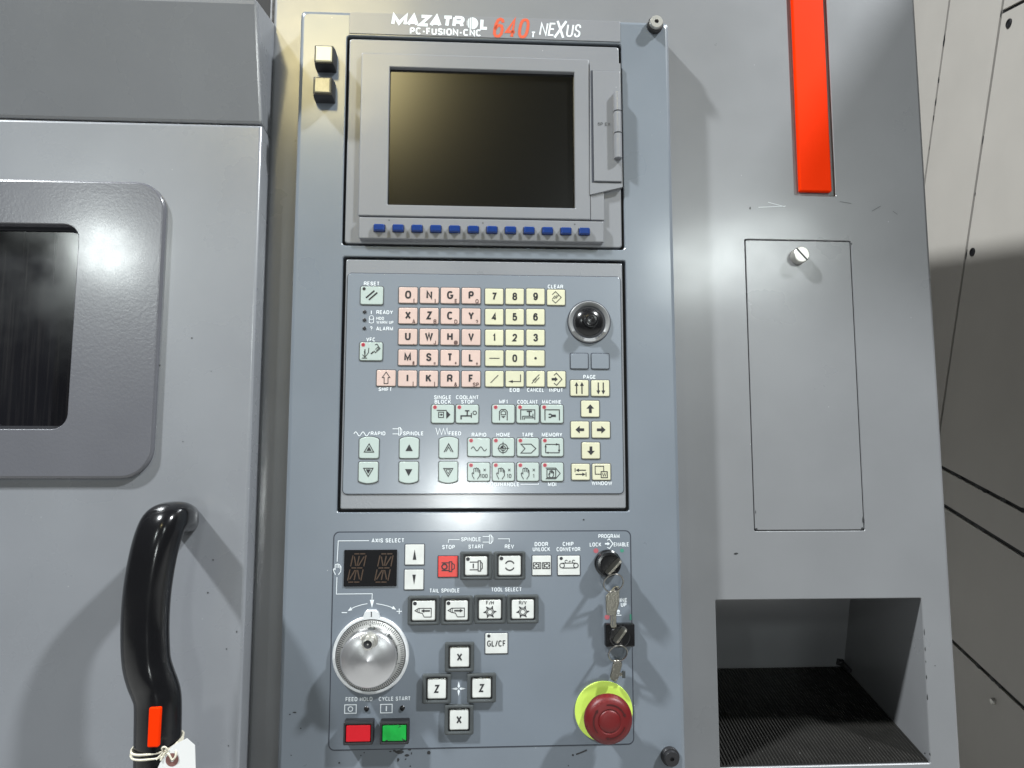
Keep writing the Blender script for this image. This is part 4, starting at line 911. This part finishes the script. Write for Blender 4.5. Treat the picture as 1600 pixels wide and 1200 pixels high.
# ---------------------------------------------------------------- operation plate
op = rect((521.5, 831), (985, 828), (991.5, 1163), (512.5, 1173))
mb = MB(); mb.rrect(op[0], op[1], op[2], op[3], .006, 0.0001, .00035, 'outline'); mb.rrect(op[0], op[1], op[2]-.0022, op[3]-.0022, .0054, .0001, .0006, 'plate')
mb.build('operation_plate', panel)
H0 = .0006; KH = .0016; LH = KH+PR; hz = H0+PR
mb = MB()
for s_, px, py, wd in (('AXIS SELECT', 606.3, 844.3, 51), ('STOP', 700.8, 854.6, 20), ('START', 743.8, 854, 24), ('REV', 795.8, 853.8, 14.5), ('SPINDLE', 736, 842.5, 31), ('DOOR', 845.7, 850, 21), ('UNLOCK', 845.8, 858, 27), ('CHIP', 887.5, 849.8, 17), ('CONVEYOR', 888, 858, 37),
                       ('PROGRAM', 951.3, 837.6, 33), ('LOCK', 930.3, 850.7, 18), ('ENABLE', 970.6, 850.5, 23.5), ('TAIL SPINDLE', 694.7, 922.5, 47), ('TOOL SELECT', 791.3, 920.8, 47.5), ('FEED HOLD', 561.2, 1092, 42), ('CYCLE START', 616.7, 1091.3, 49.5),
                       ('MACHINE', 963, 937.6, 34), ('SET UP', 966, 944.8, 25)):
    mc, mb = mb, MB(); tx(s_, px, py, 6.5, wd, .0315); mb.build('printed_caption', panel, smooth=0, label='white caption '+s_); mb = mc
def pl(pts, w_=1.0, m='white'):
    mb.stroke([P(*p) for p in pts], w_*.00072, hz, m)
pl([(576.7, 844.7), (528.7, 845), (527, 877.5)]); pl([(526.7, 901.7), (525.8, 928), (581.8, 927.5), (581.3, 938)])
mb.poly([P(*p) for p in ((578, 937), (584.8, 937), (581.3, 949.5))], hz, 'white')
hi = Ico(mb, 527, 889, hz, 'white'); hand(hi, -.5, 0, .95)
pl([(574.2, 943), (565, 944.8), (555, 948), (548, 951.5)]); mb.poly([P(*p) for p in ((543.5, 954.5), (548.2, 948.2), (550.6, 953.2))], hz, 'white')
pl([(588, 943), (597, 944.5), (607, 947), (613, 949.2)]); mb.poly([P(*p) for p in ((619, 952.3), (612.2, 951.2), (614.6, 946.4))], hz, 'white')
pl([(534, 957), (542.5, 957)], 1.2); pl([(619.8, 955), (628, 955)], 1.2); pl([(623.9, 950.8), (623.9, 959.2)], 1.2)
pl([(718, 843), (701, 843), (700.5, 848)], .9); pl([(778, 841.7), (795.8, 841.7), (795.8, 847)], .9)
spin(Ico(mb, 763, 842.5, hz, 'white'), 1.1)
i = Ico(mb, 951, 849.5, hz, 'white'); i.line([(-2.5, -5.5), (1, -7.5), (6.5, 0), (1, 7.5), (-2.5, 5.5)], 1.3).arrow(-6, 0, 2, 0, 2.4, 4, 2.8)
i = Ico(mb, 966, 956.5, hz, 'white'); i.dot(0, -1.5, 2.6).dot(0, 1, 2).line([(-4, 4.6), (4.6, 4.6)], 1.2)
Ico(mb, 931, 860.3, hz, 'reddot').dot(0, 0, 3.9); Ico(mb, 971.7, 860, hz, 'greendot').dot(0, 0, 3)
Ico(mb, 948.4, 964, hz, 'reddot').dot(0, 0, 4); Ico(mb, 985, 964, hz, 'greendot').box(-1.4, -4.5, 1.4, 4.5)
i = Ico(mb, 716.7, 1075.8, hz, 'white')
for dx, dy in ((1, 0), (-1, 0), (0, 1), (0, -1)): i.poly([(dx*11.5, dy*11.5), (dy*2+dx*3.5, dx*2+dy*3.5), (dx*1, dy*1), (-dy*2+dx*3.5, -dx*2+dy*3.5)])
i = Ico(mb, 547.8, 1107.5, hz, 'white'); i.rectl(-9, -6.6, 9, 6.6, 1.4).circle(0, 0, 3.6, 1.3, 14)
i = Ico(mb, 603.8, 1106.8, hz, 'white'); i.rectl(-9, -6.6, 9, 6.6, 1.4).line([(0, -4), (0, 4)], 1.9)
mb.build('printed_symbols', panel, smooth=0, kind='stuff')
for px, py in ((572.8, 1107), (628.8, 1106)):
    c = P(px, py); k = KX(px, py); mb = MB(); mb.lathe(*c, [(4*k, H0-.0003), (4*k, H0+.0008), (3*k, H0+.0015), (1*k, H0+.0018)], 'black', 18); mb.build('indicator_lamp', panel)
# axis display
ad = rect((538.7, 859.5), (620.8, 858.3), (619.7, 915), (536.7, 916.7))
mb = MB(); mb.rrect(ad[0], ad[1], ad[2], ad[3], .0004, H0-.0003, H0+.0012, 'display', .0003); disp = mb.build('axis_display', panel)
for px in (557.8, 600):
    mb = MB(); i = Ico(mb, px, 887, H0+.0012+PR, 'segment')
    sl = lambda x, y: (x-y*.19, y)
    for a, b in (((-9, -22), (0, -22)), ((0, -22), (9.5, -22)), ((-9, 22), (0, 22)), ((0, 22), (9.5, 22)), ((-9, 0), (0, 0)), ((0, 0), (9.5, 0)), ((-10, -21), (-10, -1)), ((-10, 1), (-10, 21)), ((10.5, -21), (10.5, -1)), ((10.5, 1), (10.5, 21)),
                 ((0, -20), (0, -2)), ((0, 2), (0, 20)), ((-8, -19), (-1.5, -2)), ((8.5, -19), (1.5, -2)), ((-8, 19), (-1.5, 2)), ((8.5, 19), (1.5, 2))):
        a, b = Vector(sl(*a)), Vector(sl(*b)); d = (b-a)*.07; i.line([tuple(a+d), tuple(b-d)], 1.9)
    mb.build('digit', disp, smooth=0)
def sq(px, py, w_, h_, m, dr, label, ledm=None): return key(px, py, w_, h_, m, dr, label, 1.2, ledm, parent=panel, name='flat_key', dome=.0004, outline='outline')
sq(648, 866.3, 30, 32, 'key', lambda i: i.poly([(-2.8, 8), (2.8, 8), (0, -8)]), 'white axis key with up wedge'); sq(647, 905.3, 30, 31.5, 'key', lambda i: i.poly([(-2.6, -7.8), (2.8, -7.8), (.3, 8)]), 'white axis key with down wedge')
def stopk(i): i.line([(-10, -6), (2, -6)], 1.4).line([(-10, 6), (2, 6)], 1.4).circle(-5.5, 0, 4, 2, 14).rectl(2, -7.6, 6, 7.6, 1.4).line([(6, -5.5), (10, -3), (10, 3), (6, 5.5)], 1.3)
sq(700, 885, 31, 33, 'redkey', stopk, 'red spindle stop key')
def dun(i):
    i.rectl(-13, -4.4, -1.6, 4.8, 1.2).rectl(1.2, -4.4, 12.6, 4.8, 1.2).line([(-4, -4.4), (-4, 4.8)], .9).line([(3.4, -4.4), (3.4, 4.8)], .9)
    i.line([(-12, 0), (-8, -3.4), (-8, -1.6), (-5, -1.6), (-5, 2), (-8, 2), (-8, 3.8)], 1, True).line([(11.8, 0), (7.8, -3.4), (7.8, -1.6), (4.8, -1.6), (4.8, 2), (7.8, 2), (7.8, 3.8)], 1, True)
def chipc(i): i.circle(-10.5, 0, 3.6, 1.2, 14).circle(11, 0, 3.6, 1.2, 14).line([(-10.5, -3.8), (11, -3.8)], 1.1).line([(-10.5, 3.8), (11, 3.8)], 1.1).arc(-4, -6.4, 2, 20, 250, 1).arc(1.8, -5.6, 1.4, 20, 200, 1).arc(7.4, -6.4, 2, 20, 250, 1)
sq(846.2, 883.2, 29.5, 31, 'key', dun, 'white door unlock key'); sq(888.5, 883.2, 34.8, 30.6, 'key', chipc, 'white chip conveyor key', False)
sq(775.6, 1004.8, 35, 32, 'key', lambda i: i.text('GL/CF', 0, 0, 9.6, 29, .022), 'white key marked GL/CF', False)
# guarded push buttons
def push(x0, y0, x1, y1, fx0, fy0, fx1, fy1, draw, label, ledm=False, hg_=.0052, capscale=1):
    g = bx(x0, y0, x1, y1, hg_*.6); f = bx(fx0, fy0, fx1, fy1, .0036)
    b = sub('push_button', (g[0], g[1], H0), panel, label)
    mb_ = MB(); iw, ih = f[2]+.0026, f[3]+.0026
    mb_.frame(g[0], g[1], g[2], g[3], .0016, iw, ih, .0016, H0-.0003, hg_, 'guard', .0014, n=4, inner_to=H0)
    mb_.poly(rr(g[0], g[1], iw+.001, ih+.001, .001), H0+.0008, 'ink'); mb_.build('guard', b)
    mb_ = MB(); top = .0040
    cx_, cy_ = g[0], g[1]
    mb_.rrect(cx_, cy_, f[2], f[3], .0020, H0+.001, top, 'key', .0012, n=4)
    c = P((fx0+fx1)/2, (fy0+fy1)/2, top); i = Ico(mb_, (fx0+fx1)/2, (fy0+fy1)/2, top+PR, 'ink', top); i.c = (cx_, cy_)
    if capscale: pass
    draw(i)
    if ledm: i.dot(-(fx1-fx0)/2+4.5, -(fy1-fy0)/2+4.5, 3)
    mb_.build('cap', b); return b
def starti(i): i.line([(-10, -6), (3, -6)], 1.3).line([(-10, 6), (3, 6)], 1.3).line([(-4.5, -3.6), (-4.5, 3.6)], 1.8).rectl(3, -8, 7, 8, 1.3).line([(7, -6), (9.6, -4), (9.6, 4), (7, 6)], 1.2)
def revi(i): i.arc(0, 0, 7.2, 25, 155, 1.9).arc(0, 0, 7.2, 205, 335, 1.9)
push(719, 862, 769, 906, 727, 869, 762, 899.5, starti, 'guarded spindle start button', True); push(771.7, 861.7, 821, 905.5, 778, 868, 813, 899.5, revi, 'guarded spindle reverse button', True)
def tail(d):
    def f(i):
        i.line([(-13.5, 0), (-8, -3.6), (12, -3.6), (12, 10), (1, 10), (-2, 4), (-8, 2.8)], 1.1, True).line([(-9.6, -2.6), (-9.6, 2.2)], .9).line([(-7, -3.4), (-7, 3)], .9)
        (i.arrow(10, .4, -4, .4, 2.2, 5, 2.8) if d < 0 else i.arrow(-4, .4, 10, .4, 2.2, 5, 2.8))
    return f
push(637, 931, 686.8, 976.7, 643.7, 938, 680, 969.7, tail(-1), 'guarded tail spindle retract button', True); push(689, 931, 738.3, 976, 696, 938, 731, 969.7, tail(1), 'guarded tail spindle advance button', True)
def turret(t_):
    def f(i):
        i.text(t_, 0, -10.4, 6, 12, .02).circle(0, 4, 6, 1.1, 18).circle(0, 4, 4, 1.0, 16)
        for k_ in range(6):
            a = rad(90+60*k_+30); ca, sa = math.cos(a), math.sin(a)
            q = lambda r, t: (r*ca-t*sa, 4-(r*sa+t*ca)); i.poly([q(6.2, -2), q(10.6, .8), q(9.4, 1.6), q(6.2, 1.6)])
    return f
push(741, 929.5, 790, 974.3, 747.5, 936.8, 782.5, 967.6, turret('F/H'), 'guarded tool select button marked F/H'); push(792, 929.3, 841.5, 974, 798.7, 936.4, 833.7, 967.4, turret('R/V'), 'guarded tool select button marked R/V')
for x0, y0, x1, y1, L, lb in ((695, 1003.5, 741, 1049.5, 'X', 'guarded X jog button above the arrow cross'), (660, 1053, 705, 1099, 'Z', 'guarded Z jog button beside the handwheel'),
                              (729.7, 1052, 775, 1097.5, 'Z', 'guarded Z jog button on the far side of the arrow cross'), (694.5, 1101, 740, 1147.6, 'X', 'guarded X jog button below the arrow cross')):
    push(x0, y0, x1, y1, x0+7.4, y0+8.5, x1-8, y1-5.5, lambda i, L=L: i.text(L, 0, 0, 12.6, None, .036), lb, hg_=.0056)
# illuminated start / hold buttons
for x0, y0, x1, y1, m_, lb in ((537, 1130, 582, 1163, 'redlamp', 'red feed hold button'), (594, 1130, 638, 1162, 'greenlamp', 'green cycle start button')):
    hh_ = .0135; g = bx(x0, y0, x1, y1, hh_); b = sub('lit_button', (g[0], g[1], H0), panel, lb)
    mb = MB(); mb.frame(g[0], g[1], g[2]+.001, g[3]+.002, .0012, g[2]-.0032, g[3]-.0030, .001, H0-.0003, hh_, 'blackm', .0008, n=3, inner_to=.004)
    mb.build('housing', b)
    mb = MB(); mb.rrect(g[0], g[1], g[2]-.0040, g[3]-.0038, .0012, .004, hh_-.0006, m_, .0010, n=3, bn=3); mb.build('lens', b)
# handwheel
c = P(580, 1022); k = KX(580, 1022); hw = sub('handwheel', (*c, H0), panel)
mb = MB(); R0 = 59.5*k
def ringpts(r, e=0):
    pts = []; n = 96
    for j in range(n):
        a = math.pi/2+2*math.pi*(j+.5)/n; dv = abs(((a-math.pi/2+math.pi) % (2*math.pi))-math.pi)
        rr_ = r
        if dv < .20: rr_ = (r+9.5*k)/math.cos(dv)*(1 if dv < .13 else 1-.055*(dv-.13)/.07*2)
        pts.append((c[0]+rr_*math.cos(a), c[1]+rr_*math.sin(a)))
    return pts
inner = lambda r: [(c[0]+r*math.cos(math.pi/2+2*math.pi*(j+.5)/96), c[1]+r*math.sin(math.pi/2+2*math.pi*(j+.5)/96)) for j in range(96)]
mb.loops([(ringpts(R0), H0-.0002), (ringpts(R0), .0042), (ringpts(R0-1.6*k), .0052), (inner(55*k), .0052), (inner(54.2*k), .0040), (inner(54*k), H0)], 'ringw', top=False)
Ico(mb, 580, 1022, .0052+PR, 'ink').line([(0, -68), (0, -60)], 1.6)
mb.build('pointer_ring', hw)
mb = MB(); HDL = .0058
mb.lathe(*c, [(53.6*k, H0), (53.6*k, HDL-.001), (53*k, HDL), (50*k, HDL+.0002), (36*k, HDL+.0006)], 'dial', 80)
for j in range(100):
    a = math.pi/2+2*math.pi*j/100+.03; r1 = 52.6*k; r0 = (47.2 if j % 10 else 44.5)*k
    ca, sa = math.cos(a), math.sin(a); wv = .00034; hA = HDL+.0003; hB = HDL+.00045
    mb.add([(c[0]+r1*ca+wv*sa, c[1]+r1*sa-wv*ca, hA), (c[0]+r0*ca+wv*sa, c[1]+r0*sa-wv*ca, hB), (c[0]+r0*ca-wv*sa, c[1]+r0*sa+wv*ca, hB), (c[0]+r1*ca-wv*sa, c[1]+r1*sa+wv*ca, hA)], [(3, 2, 1, 0)], 'ink')
for j in range(10):
    n_ = (50-10*j) % 100; a = math.pi/2-2*math.pi*j/10-.05
    s_ = str(n_) if n_ else '0'
    mb.text(s_, c[0]+40.5*k*math.cos(a), c[1]+40.5*k*math.sin(a), 6*k, HDL+.0008, 'keyline', None, .0, 0, 'C', a-math.pi/2)
mb.build('graduated_dial', hw)
mb = MB(); R1 = 44.3*k*(D-.028)/D
mb.lathe(*c, [(36.5*k, HDL), (37*k, .010), (R1*.90, .0125), (R1*.97, .016), (R1, .018), (R1, .0235), (R1-.0010, .0250), (R1*.93, .0258), (R1*.6, .0284), (R1*.3, .0306), (R1*.1, .0320), (R1*.02, .0322)], 'metal', 72)
mb.build('wheel', hw, smooth=25)
for j in range(8):
    a = math.pi/2-.02-2*math.pi*j/8; r = 38.8*k
    if True:
        m_ = MB(); cx_, cy_ = c[0]+r*math.cos(a), c[1]+r*math.sin(a); ca, sa = math.cos(a-math.pi/2), math.sin(a-math.pi/2)
        q = [(-.0030, -.002), (.0030, -.002), (.0030, .0024), (-.0030, .0024)]; q = [(cx_+x*ca-y*sa, cy_+x*sa+y*ca) for x, y in q]
        m_.loops([(q, HDL), (q, .0118)], 'guard'); m_.build('grip_lug', hw, smooth=0)
gp = (c[0]+2.5*k, c[1]+29.5*k)
mb = MB(); mb.lathe(*gp, [(12.5*k, 0.0220), (12.5*k, 0.0282), (11.5*k, 0.0292), (8.6*k, 0.0296), (7.6*k, 0.0320), (7.2*k, 0.0400), (8.3*k, 0.0425), (8.8*k, 0.0445), (8.2*k, 0.0457), (6.6*k, 0.0460), (6.2*k, 0.0445)], 'bolt', 32, cap=False)
mb.lathe(*gp, [(6.3*k, 0.0442), (6.2*k, 0.0446), (3*k, 0.0444)], 'ink', 24); mb.disc(*gp, 1.2*k, 0.0448, 'bolt', 10)
mb.build('crank_grip', hw)
# emergency stop
ec = P(943, 1110.5); k = KX(943, 1110); es = sub('emergency_stop', (*ec, H0), panel)
mb = MB(); mb.lathe(*ec, [(45*k, H0-.0002), (45*k, .0018), (44.3*k, .0022)], 'lime', 64); mb.build('yellow_plate', es)
mb = MB(); mb.lathe(*ec, [(26*k, .002), (26*k, .007), (24*k, .009), (21*k, .0095), (20.5*k, .022), (24*k, .024)], 'blackm', 40); mb.build('stem', es)
R2 = 38*k*(D-.034)/D
mb = MB(); mb.lathe(*ec, [(R2*.80, .0225), (R2*.96, .0235), (R2, .0255), (R2*.985, .0290), (R2*.93, .0322), (R2*.84, .0342), (R2*.72, .0352), (R2*.50, .0357), (R2*.455, .0350), (R2*.44, .0350), (R2*.42, .0357), (R2*.38, .0362), (R2*.2, .0366), (R2*.02, .0367)], 'estop', 64)
he = .0358
for a0 in (25, 145, 265):
    pts = [(ec[0]+R2*.66*math.cos(rad(a0+75*t/12)), ec[1]+R2*.66*math.sin(rad(a0+75*t/12))) for t in range(13)]
    mb.stroke(pts, .0012, he, 'estopline'); 
    a = rad(a0); e_ = (ec[0]+R2*.66*math.cos(a), ec[1]+R2*.66*math.sin(a)); tx_, ty_ = math.sin(a), -math.cos(a); nx_, ny_ = math.cos(a), math.sin(a)
    mb.poly([(e_[0]+tx_*.0032, e_[1]+ty_*.0032), (e_[0]+nx_*.0018, e_[1]+ny_*.0018), (e_[0]-nx_*.0018, e_[1]-ny_*.0018)], he, 'estopline')
mb.build('mushroom_cap', es)
# key switches
lk = P(948.5, 879.5); k = KX(948, 880); k1 = sub('key_switch', (*lk, H0), panel, 'round black key switch')
mb = MB(); mb.lathe(*lk, [(20.6*k, H0-.0002), (20.6*k, .006), (19*k, .0068), (18.6*k, .012), (17.6*k, .0135), (14*k, .0137), (13.6*k, .0128), (.5*k, .0128)], 'black', 44); mb.build('barrel', k1)
l2 = rect((944.5, 973.5), (990.5, 974), (990.5, 1009.5), (945.5, 1009.5), .004); l2c = P(965, 990.5)
k2 = sub('key_switch', (l2[0], l2[1], H0), panel, 'square black key switch')
mb = MB(); mb.rrect(l2[0], l2[1], l2[2], l2[3], .0015, H0-.0002, .009, 'black', .0012); mb.lathe(l2[0]-.001, l2[1]-.0005, [(16*k, .0088), (16*k, .0115), (14.5*k, .0125), (.5*k, .0123)], 'black', 40); mb.build('barrel', k2)

# ================================================================ KEYS AND RINGS (hang from the switches)
def inserted(cx_, cy_, ang, h0, h1, wd, lab):
    mb_ = MB(); t = .0011; ca, sa = math.cos(ang), math.sin(ang)
    out = rr(0, (h0+h1)/2, wd, h1-h0, .005, 6)
    f = lambda s_: (lambda p: (cx_+p[0]*ca-s_*sa, cy_+p[0]*sa+s_*ca, p[1]))
    mb_.extrude(out, f(-t), f(t), 'keymetal')
    f2 = lambda p: (cx_+p[0]*ca-(t+.0001)*sa, cy_+p[0]*sa+(t+.0001)*ca, p[1])
    mb_.extrude([(-.003, h0-.012), (.003, h0-.012), (.003, h0+.002), (-.003, h0+.002)], f(-.0008), f(.0008), 'keymetal')
    o = mb_.build('lock_key', None, origin=(cx_, cy_, h0)); tag(o, lab, 'key', 'keys standing in the two key switches'); return o
inserted(l2[0]*0+P(957.5, 884.5, .02)[0], P(957.5, 884.5, .02)[1], rad(46), .0135, .034, .0205, 'nickel key standing in the round black key switch')
inserted(P(968, 991, .018)[0], P(968, 991, .018)[1], rad(52), .0125, .030, .0185, 'nickel key standing in the square black key switch')
def ringobj(px, py, hc_, rp, tiltv, lab, nm='key_ring'):
    c_ = P(px, py, hc_); r_ = rp*KX(px, py, hc_); pts = []; pts2 = []
    for j in range(48):
        a = 2*math.pi*j/48
        pts.append((c_[0]+r_*math.cos(a)*.97, c_[1]+r_*math.sin(a), hc_+tiltv*math.sin(a)))
        pts2.append((c_[0]+r_*math.cos(a)*.97, c_[1]+r_*math.sin(a), hc_+tiltv*math.sin(a)+.0012))
    mb_ = MB(); mb_.tube(pts, .00070, 'ringmetal', 8, closed=True); mb_.tube(pts2, .00070, 'ringmetal', 8, closed=True)
    o = mb_.build(nm, None, origin=(c_[0], c_[1], hc_)); tag(o, lab, 'key ring', 'split rings hanging from the key switches'); return o
ringobj(958.3, 911, .021, 15.6, .009, 'split ring hanging from the key in the round switch')
ringobj(965.2, 1020.8, .019, 14.8, .008, 'split ring hanging from the key in the square switch')
# hanging keys
hh1 = .0125
outl = [(946.5, 931), (954, 922.5), (961, 915.5), (966.5, 916), (967.8, 921), (967.3, 943), (963, 958), (962.8, 979), (959.5, 982), (955.5, 980.5), (953.6, 976), (954.2, 962), (948, 961), (946.8, 950)]
o2 = [P(x, y, hh1) for x, y in outl][::-1]
mb = MB(); n = len(o2)
ctr = np.mean(o2, 0); ins = [tuple(ctr+(np.array(p)-ctr)*.93) for p in o2]
mb.loops([(ins, hh1-.0014), (o2, hh1-.0010), (o2, hh1+.0006), (ins, hh1+.0011)], 'keymetal', bot=True)
cc = P(962.5, 920, hh1); mb.disc(*cc, .0019, hh1+.0012, 'ink', 14)
Ico(mb, 957.5, 968, hh1+.0013, 'keyline', hh1).line([(0, -8), (-.6, 10)], 1.2)
o = mb.build('hanging_key', None, smooth=20); tag(o, 'flat key with a broad bow hanging from the upper split ring', 'key', 'keys hanging from the split rings')
hh2 = .011
outl = [(959, 1031.5), (964, 1030), (971, 1033), (972, 1038), (965.5, 1061), (961, 1064.5), (955.5, 1062.5), (953, 1058.5)]
o2 = [P(x, y, hh2) for x, y in outl][::-1]; ctr = np.mean(o2, 0); ins = [tuple(ctr+(np.array(p)-ctr)*.90) for p in o2]
mb = MB(); mb.loops([(ins, hh2-.0024), (o2, hh2-.0016), (o2, hh2+.0010), (ins, hh2+.0018)], 'keymetal', bot=True)
a, b = P(968, 1050, hh2-.002), P(975, 1053, hh2-.004)
mb.box(a[0]-.002, b[0]+.001, b[1]-.002, b[1]+.0015, hh2-.0045, hh2-.003, 'keymetal')
mb.box(b[0]-.002, b[0]+.0012, b[1]-.004, b[1]+.003, hh2-.0048, hh2-.0027, 'guard')
o = mb.build('hanging_key', None, smooth=20); tag(o, 'small thick key hanging from the lower split ring above the red stop button', 'key', 'keys hanging from the split rings')

# ---------------------------------------------------------------- lean the whole front back
fm = bpy.data.meshes.new('floor'); fm.from_pydata([(-6, -7, 0), (6, -7, 0), (6, 4, 0), (-6, 4, 0)], [], [(0, 1, 2, 3)])
MT['floor'] = mat('shop_floor', (0.50, 0.49, 0.47, 1), 0.45, bump=0.1, bscale=60, vary=0.15, vscale=3)
fm.materials.append(MT['floor']); fo = bpy.data.objects.new('floor', fm); fo['kind'] = 'structure'
for o in list(COL.objects):
    if o.parent is None and o.type in ('MESH', 'EMPTY'):
        o.location = TILT @ o.location; o.rotation_euler = (-LEAN, 0, 0)
COL.objects.link(fo); fo.location = (0, 0, FLOOR)
